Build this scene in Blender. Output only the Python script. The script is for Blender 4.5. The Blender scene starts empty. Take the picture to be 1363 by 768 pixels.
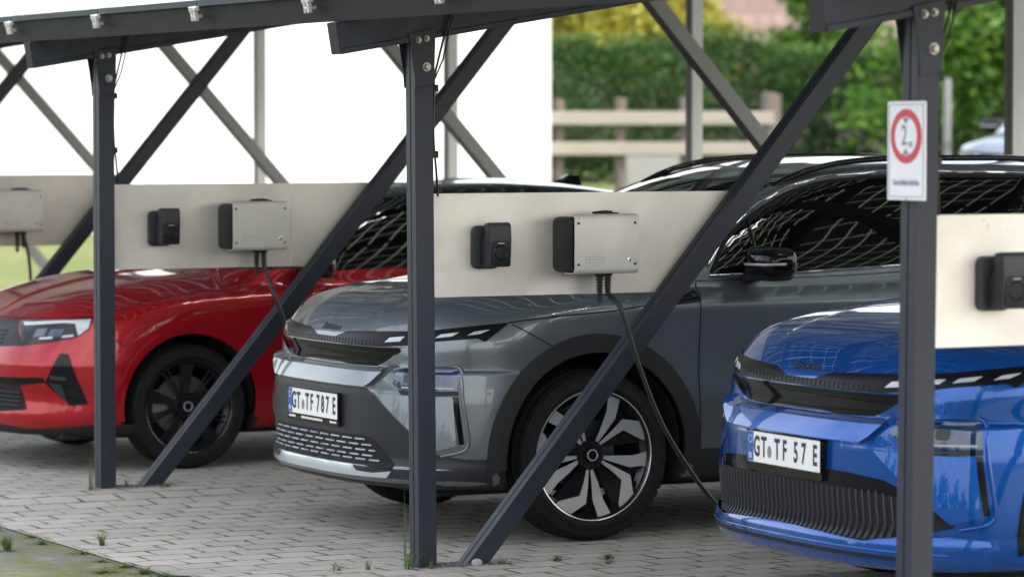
import bpy, bmesh, math, random
import numpy as np
from mathutils import Vector, Matrix
from mathutils.geometry import delaunay_2d_cdt
random.seed(7)
R=math.radians
scene=bpy.context.scene
COL=scene.collection
# ---- scene helpers ----------------------------------------------------------
S=3.46                                   # bay width of the carport
def tag(o,label=None,cat=None,group=None,kind=None):
    if label: o['label']=label
    if cat: o['category']=cat
    if group: o['group']=group
    if kind: o['kind']=kind
    return o
def empty(name,loc=(0,0,0),rz=0,parent=None):
    o=bpy.data.objects.new(name,None); COL.objects.link(o); o.location=loc; o.rotation_euler=(0,0,rz)
    o.empty_display_size=.1
    if parent: o.parent=parent
    return o
def copy_tree(o,parent=None):
    c=o.copy(); COL.objects.link(c); c.parent=parent
    for ch in list(o.children): copy_tree(ch,c)
    return c
class MB:
    """collects geometry, then links it as ONE mesh object"""
    def __init__(s): s.v=[]; s.f=[]; s.m=[]
    def add(s,vs,fs,mi=0):
        b=len(s.v); s.v+= [tuple(map(float,q)) for q in vs]; s.f+=[tuple(i+b for i in f) for f in fs]; s.m+=[mi]*len(fs) if isinstance(mi,int) else list(mi)
        return s
    def box(s,a,b,mi=0,T=None):
        (x0,y0,z0),(x1,y1,z1)=a,b
        vs=[(x0,y0,z0),(x1,y0,z0),(x1,y1,z0),(x0,y1,z0),(x0,y0,z1),(x1,y0,z1),(x1,y1,z1),(x0,y1,z1)]
        if T: vs=[T(*q) for q in vs]
        return s.add(vs,[(0,3,2,1),(4,5,6,7),(0,1,5,4),(1,2,6,5),(2,3,7,6),(3,0,4,7)],mi)
    def prism(s,poly,a,b,T,mi=0,cap=None,bev=0):
        """poly: 2D outline; extruded from a to b; T(u,v,w) -> xyz"""
        n=len(poly); vs=[T(u,v,a) for u,v in poly]+[T(u,v,b) for u,v in poly]
        fs=[tuple(range(n))[::-1],tuple(range(n,2*n))]+[(i,(i+1)%n,n+(i+1)%n,n+i) for i in range(n)]
        ms=[mi if cap is None else cap]*2+[mi]*n
        return s.add(vs,fs,ms)
    def tube(s,pts,r,n=8,mi=0,caps=True):
        P=[Vector(p) for p in pts]; m=len(P); vs=[]; fs=[]
        up=None
        for i,p in enumerate(P):
            t=(P[min(i+1,m-1)]-P[max(i-1,0)]).normalized()
            if up is None: up=t.orthogonal().normalized()
            up=(up-t*up.dot(t)).normalized(); w=t.cross(up)
            rr=r[i] if isinstance(r,(list,tuple)) else r
            for k in range(n):
                a=2*math.pi*k/n; vs.append(p+(up*math.cos(a)+w*math.sin(a))*rr)
        for i in range(m-1):
            for k in range(n): fs.append((i*n+k,i*n+(k+1)%n,(i+1)*n+(k+1)%n,(i+1)*n+k))
        if caps: fs+=[tuple(range(n))[::-1],tuple((m-1)*n+k for k in range(n))]
        return s.add(vs,fs,mi)
    def lathe(s,prof,n=48,T=None,mi=0,closed=False):
        """prof: (radius, w) pairs, turned about the w axis"""
        T=T or (lambda a,b,c:(a,c,b)); m=len(prof); vs=[]; fs=[]
        for r,w in prof:
            for k in range(n):
                a=2*math.pi*k/n; vs.append(T(r*math.cos(a),r*math.sin(a),w))
        mm=m if closed else m-1
        for i in range(mm):
            for k in range(n): fs.append((i*n+k,((i+1)%m)*n+k,((i+1)%m)*n+(k+1)%n,i*n+(k+1)%n))
        return s.add(vs,fs,mi)
    def build(s,name,mats,parent=None,smooth=None,bevel=0,fix=True):
        me=bpy.data.meshes.new(name); me.from_pydata(s.v,[],s.f)
        for m in (mats if isinstance(mats,(list,tuple)) else [mats]): me.materials.append(m)
        me.polygons.foreach_set('material_index',s.m)
        if fix or bevel:
            bm=bmesh.new(); bm.from_mesh(me)
            if fix: bmesh.ops.recalc_face_normals(bm,faces=bm.faces)
            if bevel:
                es=[e for e in bm.edges if len(e.link_faces)==2 and e.calc_face_angle(0)>R(30)]
                bmesh.ops.bevel(bm,geom=es,offset=bevel,segments=2,profile=.6,affect='EDGES',clamp_overlap=True)
            bm.to_mesh(me); bm.free()
        if smooth is not None:
            me.shade_smooth()
            if smooth<180: me.set_sharp_from_angle(angle=R(smooth))
        me.update()
        o=bpy.data.objects.new(name,me); COL.objects.link(o)
        if parent: o.parent=parent
        return o
def rrect(u0,v0,u1,v1,r,n=5):
    out=[]
    for cx,cy,a0 in ((u1-r,v0+r,-90),(u1-r,v1-r,0),(u0+r,v1-r,90),(u0+r,v0+r,180)):
        for i in range(n+1):
            a=R(a0+90*i/n); out.append((cx+r*math.cos(a),cy+r*math.sin(a)))
    return out
def circ(u,v,r,n=16,ru=None): return [(u+(ru or r)*math.cos(2*math.pi*i/n),v+r*math.sin(2*math.pi*i/n)) for i in range(n)]
def text_mesh(name,txt,size,mat,parent,matrix,depth=.001,bold=0,sx=1.0,align='CENTER',shear=0,space=1.0):
    cu=bpy.data.curves.new(name,'FONT'); cu.body=txt; cu.size=size; cu.extrude=depth; cu.offset=bold; cu.align_x=align; cu.align_y='CENTER'; cu.shear=shear; cu.space_character=space
    cu.resolution_u=4
    t=bpy.data.objects.new(name,cu); COL.objects.link(t)
    dg=bpy.context.evaluated_depsgraph_get(); me=bpy.data.meshes.new_from_object(t.evaluated_get(dg))
    bpy.data.objects.remove(t); bpy.data.curves.remove(cu)
    me.transform(matrix@Matrix.Diagonal((sx,1,1,1)))
    me.materials.clear(); me.materials.append(mat)
    o=bpy.data.objects.new(name,me); COL.objects.link(o); o.parent=parent
    return o
# ---- materials --------------------------------------------------------------
M={}
class NT:
    def __init__(s,name):
        m=bpy.data.materials.new(name); m.use_nodes=True; s.m=m; s.n=m.node_tree.nodes; s.l=m.node_tree.links
        s.b=s.n['Principled BSDF']; s.out=s.n['Material Output']; M[name]=m
    def new(s,t,**k):
        q=s.n.new(t)
        for a,v in k.items():
            if a.startswith('i_'): q.inputs[a[2:].replace('_',' ')].default_value=v
            else: setattr(q,a,v)
        return q
    def link(s,a,b): s.l.new(a,b)
    def coords(s,kind='Object',scale=(1,1,1),rot=(0,0,0)):
        t=s.new('ShaderNodeTexCoord'); mp=s.new('ShaderNodeMapping'); mp.inputs['Scale'].default_value=scale; mp.inputs['Rotation'].default_value=rot
        s.link(t.outputs[kind],mp.inputs['Vector']); return mp.outputs['Vector']
    def world(s,scale=(1,1,1)):
        t=s.new('ShaderNodeNewGeometry'); mp=s.new('ShaderNodeMapping'); mp.inputs['Scale'].default_value=scale
        s.link(t.outputs['Position'],mp.inputs['Vector']); return mp.outputs['Vector']
    def noise(s,vec,scale,detail=4,rough=.55):
        q=s.new('ShaderNodeTexNoise'); q.inputs['Scale'].default_value=scale; q.inputs['Detail'].default_value=detail; q.inputs['Roughness'].default_value=rough
        s.link(vec,q.inputs['Vector']); return q.outputs['Fac']
    def ramp(s,fac,*stops):
        q=s.new('ShaderNodeValToRGB'); e=q.color_ramp.elements
        while len(e)<len(stops): e.new(.5)
        for i,(p,c) in enumerate(stops):
            e[i].position=p; e[i].color=(c,c,c,1) if isinstance(c,(int,float)) else tuple(c)+(1,)
        s.link(fac,q.inputs['Fac']); return q.outputs['Color']
    def mix(s,fac,a,b,mode='MIX'):
        q=s.new('ShaderNodeMix',data_type='RGBA',blend_type=mode)
        for k,v in ((0,fac),(6,a),(7,b)):
            if isinstance(v,bpy.types.NodeSocket): s.link(v,q.inputs[k])
            else: q.inputs[k].default_value=v if k==0 else (tuple(v)+(1,))[:4]
        return q.outputs[2]
    def math(s,op,a,b=None,c=None):
        q=s.new('ShaderNodeMath',operation=op)
        for k,v in enumerate((a,b,c)):
            if v is None: continue
            if isinstance(v,bpy.types.NodeSocket): s.link(v,q.inputs[k])
            else: q.inputs[k].default_value=v
        return q.outputs[0]
    def bump(s,h,strength=.3,dist=.005):
        q=s.new('ShaderNodeBump'); q.inputs['Strength'].default_value=strength; q.inputs['Distance'].default_value=dist
        s.link(h,q.inputs['Height']); s.link(q.outputs['Normal'],s.b.inputs['Normal'])
    def set(s,**k):
        for a,v in k.items():
            q=s.b.inputs[a.replace('_',' ')]
            if isinstance(v,bpy.types.NodeSocket): s.link(v,q)
            else: q.default_value=(tuple(v)+(1,)) if isinstance(v,(tuple,list)) and len(v)==3 else v
        return s
def simple(name,col,rough=.5,metal=0,var=.12,scale=8,bump=0,**k):
    t=NT(name); v=t.coords('Object'); n=t.noise(v,scale)
    c=t.mix(n,tuple(q*(1-var) for q in col),tuple(min(1,q*(1+var)) for q in col))
    rr=t.math('MULTIPLY_ADD',n,rough*.3,rough*.85)
    t.set(Base_Color=c,Roughness=rr,Metallic=metal,**k)
    if bump: t.bump(t.noise(v,scale*12),bump,.002)
    return t.m
def paint(name,col,metal=.5,rough=.32,dust=.012):
    t=NT(name); v=t.coords('Object'); fl=t.noise(v,900,1); d=t.noise(v,3.5,6)
    c=t.mix(t.ramp(fl,(.35,0),(.7,1)),tuple(q*.8 for q in col),tuple(min(1,q*1.25) for q in col))
    c=t.mix(t.math('MULTIPLY',t.ramp(d,(.45,0),(.8,1)),dust),c,(.35,.33,.3))
    t.set(Base_Color=c,Metallic=metal,Roughness=rough,Coat_Weight=1.0,Coat_Roughness=.018,Coat_IOR=1.46,Specular_IOR_Level=.15)
    return t.m
paint('paint_grey',(.148,.168,.186),.62,.36)
paint('paint_blue',(.0004,.070,.32),.5,.27)
paint('paint_red',(.33,.003,.008),.4,.34)
paint('paint_silver',(.55,.60,.66),.6,.3)
paint('paint_far',(.20,.24,.29),.6,.3)
paint('paint_black',(.008,.009,.010),.2,.25)
simple('gloss_black',(.005,.006,.007),.05,scale=30,IOR=1.34)
simple('dark_glass',(.003,.004,.004),.008,scale=3,IOR=1.45)
simple('plastic_dark',(.016,.0175,.020),.55,scale=40,bump=.15,Specular_IOR_Level=.3)
simple('strip_black',(.005,.0055,.006),.3,scale=30,Specular_IOR_Level=.12)
simple('plastic_bumper',(.016,.019,.025),.45,scale=40,bump=.1,Specular_IOR_Level=.35)
simple('well_black',(.006,.006,.007),.9)
simple('rubber',(.009,.009,.010),.7,scale=25,var=.3,Specular_IOR_Level=.2)
simple('rim_black',(.010,.010,.012),.22,scale=20)
simple('rim_silver',(.62,.64,.67),.24,.6,scale=40,var=.06)
simple('disc_steel',(.30,.29,.28),.35,.9,scale=60)
simple('chrome',(.62,.63,.64),.16,1.0,var=.04)
simple('lens_white',(.46,.49,.52),.12,var=.05,Coat_Weight=1.0,Coat_Roughness=.02)
simple('lens_blue',(.010,.030,.085),.06,var=.5,scale=14,Coat_Weight=1.0,Coat_Roughness=.01)
simple('slat_grey',(.30,.32,.36),.35,.2)
simple('plate_white',(.78,.78,.76),.35,var=.03,scale=20)
simple('plate_blue',(.01,.08,.40),.4)
simple('ink_black',(.012,.012,.016),.5)
simple('ink_plum',(.02,.012,.045),.5)
simple('ink_grey',(.22,.22,.23),.6)
simple('sign_white',(.72,.72,.76),.4,var=.04,scale=6)
simple('sign_red',(.52,.035,.06),.4,var=.06)
simple('steel_dark',(.022,.027,.038),.42,.1,var=.32,scale=5,bump=.08,Specular_IOR_Level=.35)
simple('steel_pale',(.24,.245,.25),.5,.3,var=.08,scale=4)
simple('bolt_zinc',(.42,.41,.38),.38,.8,var=.2,scale=60)
simple('clamp_metal',(.70,.68,.66),.35,.7,var=.25,scale=50)
simple('cable_black',(.010,.010,.011),.45)
simple('charger_black',(.006,.0065,.009),.5,scale=30,bump=.1,Specular_IOR_Level=.3)
simple('socket_grey',(.020,.021,.027),.5,scale=30,bump=.1)
simple('concrete_pale',(.30,.30,.30),.8,scale=2)
simple('stone_dark',(.10,.10,.11),.9,var=.6,scale=60)
simple('module_frame',(.06,.075,.10),.45,.4,var=.35,scale=40)
def metal_sheet(name,col,rough=.42,met=.7):
    t=NT(name); v=t.world((1,1,1)); st=t.noise(t.world((60,60,2.0)),3,3); bl=t.noise(v,2.2,5,.6); sp=t.noise(v,55,2)
    c=t.mix(t.math('MULTIPLY_ADD',st,.25,0.),tuple(q*.94 for q in col),tuple(q*1.05 for q in col))
    c=t.mix(t.math('MULTIPLY',t.ramp(bl,(.42,0),(.62,1)),.55),c,tuple(q*.72 for q in col))
    c=t.mix(t.ramp(sp,(.735,0),(.76,.55)),c,(.10,.10,.10))
    t.set(Base_Color=c,Metallic=met,Roughness=t.math('MULTIPLY_ADD',bl,.25,rough-.1)); t.bump(t.noise(v,3,2),.25,.004)
metal_sheet('sheet_alu',(.76,.725,.665),.48)
metal_sheet('cover_alu',(.66,.63,.58),.46,.25)
def mk_module():
    t=NT('solar_glass'); t.m.use_backface_culling=False
    uv=t.coords('UV'); sep=t.new('ShaderNodeSeparateXYZ'); t.link(uv,sep.inputs[0])
    def gap(s,pitch,w):
        f=t.math('FRACT',t.math('DIVIDE',s,pitch)); a=t.math('ABSOLUTE',t.math('SUBTRACT',f,.5))
        return t.math('GREATER_THAN',a,.5-w/pitch/2)
    g=t.math('MAXIMUM',gap(sep.outputs[0],.1735,.0090),gap(sep.outputs[1],.1735,.0042))
    t.set(Base_Color=(.010,.013,.026),Roughness=.025)
    tr=t.new('ShaderNodeBsdfTransparent'); tr.inputs[0].default_value=(.80,.92,.90,1)
    gl=t.new('ShaderNodeBsdfGlossy'); gl.inputs['Roughness'].default_value=.05
    m1=t.new('ShaderNodeMixShader'); m1.inputs[0].default_value=.10; t.link(tr.outputs[0],m1.inputs[1]); t.link(gl.outputs[0],m1.inputs[2])
    m2=t.new('ShaderNodeMixShader'); t.link(g,m2.inputs[0]); t.link(t.b.outputs[0],m2.inputs[1]); t.link(m1.outputs[0],m2.inputs[2]); t.link(m2.outputs[0],t.out.inputs[0])
mk_module()
def mk_ground():
    t=NT('paving_blocks'); v=t.world(); 
    wob=t.new('ShaderNodeTexNoise'); wob.inputs['Scale'].default_value=7; t.link(v,wob.inputs['Vector'])
    vv=t.new('ShaderNodeVectorMath',operation='MULTIPLY_ADD'); t.link(wob.outputs['Color'],vv.inputs[0]); vv.inputs[1].default_value=(.034,.030,0); t.link(v,vv.inputs[2])
    b=t.new('ShaderNodeTexBrick'); b.offset=.5; t.link(vv.outputs[0],b.inputs['Vector'])
    b.inputs['Scale'].default_value=1; b.inputs['Brick Width'].default_value=.205; b.inputs['Row Height'].default_value=.163; b.inputs['Mortar Size'].default_value=.0058; b.inputs['Mortar Smooth'].default_value=.35; b.inputs['Bias'].default_value=0
    b.inputs['Color1'].default_value=(.41,.375,.325,1); b.inputs['Color2'].default_value=(.54,.495,.435,1); b.inputs['Mortar'].default_value=(.5,.5,.5,1)
    # moss sits mostly in the short cross joints
    b2=t.new('ShaderNodeTexBrick'); b2.offset=.5; t.link(vv.outputs[0],b2.inputs['Vector'])
    b2.inputs['Scale'].default_value=1; b2.inputs['Brick Width'].default_value=.205; b2.inputs['Row Height'].default_value=.163; b2.inputs['Mortar Size'].default_value=.0115; b2.inputs['Mortar Smooth'].default_value=.3
    n1=t.noise(v,1.3,6,.6); n2=t.noise(v,11,4); n3=t.noise(v,120,3,.7); n4=t.noise(v,4,3)
    c=t.mix(t.math('MULTIPLY',n1,.8),b.outputs['Color'],(.255,.245,.235))
    c=t.mix(t.math('MULTIPLY',t.ramp(n3,(.35,1),(.6,0)),.28),c,(.13,.125,.12))
    c=t.mix(t.math('MULTIPLY',t.ramp(t.noise(v,2.6,5),(.55,0),(.75,1)),.3),c,(.54,.51,.47)); c=t.mix(t.math('MULTIPLY',t.ramp(t.noise(v,.9,6,.65),(.50,0),(.68,1)),.45),c,(.20,.185,.165))
    joint=t.mix(t.ramp(n2,(.42,0),(.62,1)),(.24,.22,.19),(.06,.08,.022))
    joint=t.mix(t.ramp(n4,(.3,1),(.55,0)),joint,(.075,.068,.06))
    c=t.mix(t.math('MULTIPLY',b.outputs['Fac'],.92),c,joint)
    moss=t.math('MULTIPLY',t.math('MULTIPLY',b2.outputs['Fac'],t.ramp(t.noise(v,8.5,4,.65),(.47,0),(.56,1))),.95)
    c=t.mix(moss,c,t.mix(t.noise(v,60,2),(.035,.040,.022),(.085,.105,.03)))
    t.set(Base_Color=c,Roughness=.85)
    h=t.math('SUBTRACT',t.math('MULTIPLY',n3,.15),b.outputs['Fac']); t.bump(h,.55,.006)
    t=NT('verge_gravel'); v=t.world(); n1=t.noise(v,2.4,6,.65); n3=t.noise(v,130,3,.7); n2=t.noise(v,14,4)
    c=t.mix(n3,(.055,.055,.058),(.30,.295,.29)); c=t.mix(t.ramp(t.noise(v,5,5),(.50,0),(.66,.55)),c,(.40,.385,.36))
    g=t.mix(n2,(.075,.09,.02),(.20,.205,.04)); c=t.mix(t.math('MULTIPLY',t.ramp(n1,(.39,0),(.51,1)),t.ramp(n2,(.33,.3),(.56,.95))),c,g)
    t.set(Base_Color=c,Roughness=.95); t.bump(n3,.8,.012)
    t=NT('added_asphalt'); v=t.world(); c=t.mix(t.noise(v,90,3),(.035,.035,.036),(.075,.074,.073)); t.set(Base_Color=c,Roughness=.85)  # dark surface for the unseen road added out front
    t=NT('lawn_grass'); v=t.world(); n1=t.noise(v,.35,5); n2=t.noise(v,9,5,.7)
    c=t.mix(n2,(.06,.09,.018),(.17,.22,.05)); c=t.mix(t.ramp(n1,(.4,0),(.7,.7)),c,(.22,.22,.09)); t.set(Base_Color=c,Roughness=.9); t.bump(n2,1,.05)
    t=NT('path_sand'); v=t.world(); c=t.mix(t.noise(v,3,5),(.36,.32,.25),(.50,.46,.38)); t.set(Base_Color=c,Roughness=.9)
    t=NT('render_white'); v=t.world(); c=t.mix(t.noise(v,.6,5),(.80,.82,.80),(.86,.87,.86)); t.set(Base_Color=c,Roughness=.8)
    t=NT('roof_tiles'); v=t.coords('Object'); b=t.new('ShaderNodeTexBrick'); t.link(v,b.inputs['Vector']); b.inputs['Scale'].default_value=1; b.inputs['Brick Width'].default_value=.3; b.inputs['Row Height'].default_value=.33; b.inputs['Mortar Size'].default_value=.03
    b.inputs['Color1'].default_value=(.16,.105,.09,1); b.inputs['Color2'].default_value=(.23,.16,.14,1); b.inputs['Mortar'].default_value=(.14,.10,.09,1); t.set(Base_Color=b.outputs['Color'],Roughness=.8)
    t=NT('weathered_wood'); v=t.coords('Object',(1,14,14)); c=t.mix(t.noise(v,2,5),(.23,.205,.175),(.40,.365,.32)); t.set(Base_Color=c,Roughness=.8)
    t=NT('post_wood'); v=t.coords('Object',(14,14,1)); c=t.mix(t.noise(v,2,5),(.07,.058,.05),(.17,.14,.125)); t.set(Base_Color=c,Roughness=.85)
    t=NT('bark'); v=t.coords('Object',(6,6,1)); c=t.mix(t.noise(v,3,5),(.05,.04,.03),(.16,.13,.10)); t.set(Base_Color=c,Roughness=.95)
mk_ground()
def leaf_mat(name,a,b,scale=1.2):
    t=NT(name); v=t.world(); n=t.noise(v,scale,4); n2=t.noise(v,18,2)
    c=t.mix(t.math('ADD',t.math('MULTIPLY',n,.6),t.math('MULTIPLY',n2,.4)),a,b); t.set(Base_Color=c,Roughness=.55)
    tl=t.new('ShaderNodeBsdfTranslucent'); t.link(c,tl.inputs[0]); mx=t.new('ShaderNodeMixShader'); mx.inputs[0].default_value=.4
    t.link(t.b.outputs[0],mx.inputs[1]); t.link(tl.outputs[0],mx.inputs[2]); t.link(mx.outputs[0],t.out.inputs[0])
leaf_mat('leaf_dark',(.022,.065,.028),(.075,.17,.045))
leaf_mat('leaf_mid',(.03,.09,.015),(.10,.20,.03))
leaf_mat('leaf_yellow',(.24,.25,.03),(.48,.44,.07))
leaf_mat('leaf_weed',(.045,.085,.02),(.13,.19,.05),9)
leaf_mat('leaf_bright',(.05,.14,.015),(.15,.30,.03))
# ---- implicit car bodies (numpy) -------------------------------------------
def smax(a,b,k): return .5*(a+b+np.sqrt((a-b)**2+k*k))
def smin(a,b,k): return .5*(a+b-np.sqrt((a-b)**2+k*k))
def sstep(a,b,x):
    t=np.clip((x-a)/(b-a),0,1); return t*t*(3-2*t)
class Curve:
    """smooth (monotone cubic) curve through a table of points"""
    def __init__(s,*pts):
        x=np.array(pts[0::2],float); y=np.array(pts[1::2],float)
        h=np.diff(x); d=np.diff(y)/h; m=np.zeros(len(x))
        m[1:-1]=np.where(d[1:]*d[:-1]>0,2*d[1:]*d[:-1]/(d[1:]+d[:-1]+1e-12*np.sign(d[1:]+1e-30)),0)
        m[0]=d[0]; m[-1]=d[-1]
        g=np.linspace(x[0],x[-1],4001); i=np.clip(np.searchsorted(x,g,side='right')-1,0,len(h)-1)
        t=(g-x[i])/h[i]
        s.g=g; s.v=(2*t**3-3*t**2+1)*y[i]+(t**3-2*t**2+t)*h[i]*m[i]+(3*t**2-2*t**3)*y[i+1]+(t**3-t**2)*h[i]*m[i+1]
    def __call__(s,q): return np.interp(q,s.g,s.v)
def gauss(x,c,w): return np.exp(-((x-c)/w)**2)

class SUV:
    L=4.48; wf=.895; wr=3.635; rw=.368; track=.80
    xn=Curve(.15,.12,.2,.04,.245,-.012,.29,-.012,.32,.006,.45,.0,.60,.001,.622,.003,.640,.004,.697,.012,.712,.058,.80,.041,.827,.047,.87,.075,1.2,.35)
    w =Curve(.1,.84,.2,.885,.28,.915,.4,.932,.55,.936,.72,.928,.88,.934,.965,.941,.985,.936,1.03,.915,1.1,.885,1.3,.79,1.6,.64)
    hood=Curve(-.1,.62,-.02,.745,.02,.81,.05,.855,.09,.90,.15,.948,.25,.987,.35,1.012,.5,1.04,.72,1.068,1.0,1.095,1.3,1.11,4.6,1.15)
    top=Curve(.7,.84,.95,1.02,1.15,1.145,1.4,1.27,1.64,1.383,1.81,1.452,1.98,1.51,2.15,1.553,2.4,1.588,2.7,1.602,3.2,1.600,3.6,1.58,3.95,1.54,4.05,1.50,4.25,1.22,4.36,1.06,4.6,.7)
    def body(s,x,y,z):
        y=np.abs(y)
        w=s.w(z); p=2.8; D=.65; Dr=.45
        xe=s.L-.02-.10*sstep(.5,.2,z)-.06*sstep(.8,1.1,z)
        fx=np.clip((D-(x-s.xn(z)))/D,0,2); rx=np.clip((x-(xe-Dr))/Dr,0,2)
        u=np.maximum(fx,rx)
        plan=w*((u**p+(y/w)**p)**(1/p)-1)
        zh=s.hood(x+.30*np.maximum(y-.35,0)**2*0)-.015*(y/.8)**2-.085*sstep(.55,.97,y)*(1-.25*sstep(.2,1.2,x))
        c=.30+.16*np.clip(x,0,1.3)      # hood power dome crease
        zh=zh+.010*sstep(c+.035,c-.035,y)*sstep(.06,.3,x)
        F=smax(plan,z-zh,.045)
        F=smax(F,.20-z+.05*sstep(.4,.0,x)*0,.02)
        return F
    def cabin(s,x,y,z):
        y=np.abs(y)
        wg=Curve(.9,.91,1.05,.876,1.3,.787,1.5,.705,1.7,.62)(z)-.10*sstep(3.2,4.4,x)-.03*sstep(1.9,1.2,x)
        xs=x-.13*y*y*sstep(2.6,1.5,x)+.10*y*y*sstep(3.6,4.2,x)
        zr=s.top(xs)-.035*(y/.7)**2
        return smax(smax(y-wg,z-zr,.05),.9-z,.01)
    def __call__(s,x,y,z,wells=True):
        F=smin(s.body(x,y,z),s.cabin(x,y,z),.012)
        if wells:
            for c in (s.wf,s.wr):
                r=np.hypot(x-c,z-s.rw)
                F=np.maximum(F,-np.maximum(r-.432,.50-np.abs(y)))
        return F

class HATCH:
    L=4.37; wf=.89; wr=3.535; rw=.321; track=.80
    xn=Curve(.1,.14,.15,.08,.2,.01,.26,-.01,.36,.01,.45,.0,.52,.0,.58,.02,.66,.055,.74,.09,.78,.13,1.2,.5)
    w=Curve(.1,.82,.17,.875,.25,.905,.45,.925,.62,.93,.72,.925,.85,.915,.92,.895,.98,.865,1.2,.79,1.5,.66)
    hood=Curve(-.1,.5,.0,.62,.06,.70,.1,.738,.2,.792,.33,.85,.5,.90,.68,.938,.855,.965,1.1,.985,1.4,1.0,4.6,1.03)
    top=Curve(.7,.78,1.0,.955,1.15,1.03,1.5,1.19,1.8,1.315,2.0,1.385,2.2,1.43,2.45,1.455,2.8,1.462,3.2,1.448,3.6,1.405,3.85,1.36,3.95,1.31,4.2,1.02,4.5,.7)
    def body(s,x,y,z):
        y=np.abs(y)
        w=s.w(z); p=2.7; D=.72; Dr=.5
        xe=s.L-.02-.10*sstep(.5,.2,z)-.06*sstep(.7,1.0,z)
        fx=np.clip((D-(x-s.xn(z)))/D,0,2); rx=np.clip((x-(xe-Dr))/Dr,0,2)
        u=np.maximum(fx,rx)
        plan=w*((u**p+(y/w)**p)**(1/p)-1)
        zh=s.hood(x)-.01*(y/.8)**2-.10*sstep(.5,.97,y)*(1-.2*sstep(.2,1.2,x))
        zh=zh+.012*sstep(.025,-.025,y-.02)*sstep(.1,.4,x)
        F=smax(plan,z-zh,.05)
        return smax(F,.165-z,.02)
    def cabin(s,x,y,z):
        y=np.abs(y)
        wg=Curve(.8,.90,.95,.858,1.2,.765,1.4,.68,1.6,.6)(z)-.10*sstep(3.0,4.2,x)-.03*sstep(1.8,1.1,x)
        xs=x-.15*y*y*sstep(2.6,1.5,x)+.10*y*y*sstep(3.6,4.2,x)
        zr=s.top(xs)-.035*(y/.7)**2
        return smax(smax(y-wg,z-zr,.05),.8-z,.01)
    def __call__(s,x,y,z,wells=True):
        F=smin(s.body(x,y,z),s.cabin(x,y,z),.012)
        if wells:
            for c in (s.wf,s.wr):
                r=np.hypot(x-c,z-s.rw)
                F=np.maximum(F,-np.maximum(r-.365,.50-np.abs(y)))
        return F
# ---- car construction --------------------------------------------------------
def grad(F,P,w=False,e=.002):
    x,y,z=P[:,0],P[:,1],P[:,2]
    g=np.stack([F(x+e,y,z,w)-F(x-e,y,z,w),F(x,y+e,z,w)-F(x,y-e,z,w),F(x,y,z+e,w)-F(x,y,z-e,w)],1)/(2*e)
    return g
def unit(g): return g/np.maximum(np.linalg.norm(g,axis=1,keepdims=True),1e-9)
def newton(F,P,it=3,w=False,clamp=.01):
    for _ in range(it):
        f=F(P[:,0],P[:,1],P[:,2],w); g=grad(F,P,w); n2=np.maximum((g*g).sum(1),.05)
        st=-(f/n2)[:,None]*g; L=np.linalg.norm(st,axis=1,keepdims=True); P=P+st*np.minimum(1,clamp/np.maximum(L,1e-9))
    return P
def surface_nets(F,lo,hi,h):
    xs=np.concatenate([np.arange(lo[0],.62,.0095),np.arange(.62,2.4,.016),np.arange(2.4,hi[0]+.03,.03)]); hy=.014; ny=int(math.ceil(hi[1]/hy)); yh=np.arange(0,ny+1)*hy; zs=np.concatenate([np.arange(lo[2],1.05,.0105),np.arange(1.05,hi[2]+.02,.018)])
    half=np.empty((len(xs),len(yh),len(zs)))
    for i in range(0,len(xs),24):
        X,Y,Z=np.meshgrid(xs[i:i+24],yh,zs,indexing='ij'); half[i:i+24]=F(X,Y,Z)
    V=np.concatenate([half[:,:0:-1],half],1); ys=np.concatenate([-yh[:0:-1],yh])
    I=V<0
    c=np.zeros(tuple(n-1 for n in V.shape),np.int8)
    offs=[(a,b,d) for a in (0,1) for b in (0,1) for d in (0,1)]
    n0,n1,n2=c.shape
    for a,b,d in offs: c+=I[a:a+n0,b:b+n1,d:d+n2]
    ci,cj,ck=np.where((c>0)&(c<8))
    idx=-np.ones(c.shape,np.int64); idx[ci,cj,ck]=np.arange(len(ci))
    acc=np.zeros((len(ci),3)); cnt=np.zeros(len(ci))
    for a in range(8):
        for b in range(a+1,8):
            o1,o2=offs[a],offs[b]
            if sum(abs(p-q) for p,q in zip(o1,o2))!=1: continue
            v1=V[ci+o1[0],cj+o1[1],ck+o1[2]]; v2=V[ci+o2[0],cj+o2[1],ck+o2[2]]
            m=(v1<0)!=(v2<0); t=np.where(m,v1/np.where(m,v1-v2,1),0)
            for k in range(3): acc[:,k]+=np.where(m,o1[k]+t*(o2[k]-o1[k]),0)
            cnt+=m
    acc/=cnt[:,None]
    ax_=lambda g,i,a: g[i]+a*(g[i+1]-g[i])
    P=np.stack([ax_(xs,ci,acc[:,0]),ax_(ys,cj,acc[:,1]),ax_(zs,ck,acc[:,2])],1)
    Q=[]
    def quads(ax):
        sl=[slice(None)]*3; sl2=[slice(None)]*3; sl[ax]=slice(0,-1); sl2[ax]=slice(1,None)
        A=I[tuple(sl)];B=I[tuple(sl2)]; i,j,k=np.where(A!=B); e=[i,j,k]
        o=[q for q in range(3) if q!=ax]
        ok=(e[o[0]]>0)&(e[o[1]]>0)&(e[o[0]]<c.shape[o[0]])&(e[o[1]]<c.shape[o[1]]); e=[q[ok] for q in e]; s=A[tuple(e)]
        def cell(d0,d1):
            q=[v.copy() for v in e]; q[o[0]]-=d0; q[o[1]]-=d1; return idx[tuple(q)]
        q=np.stack([cell(0,0),cell(1,0),cell(1,1),cell(0,1)],1)
        fl=s if ax!=1 else ~s
        q[~fl]=q[~fl][:,::-1]; Q.append(q)
    for ax in range(3): quads(ax)
    return P,np.concatenate(Q)
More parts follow.
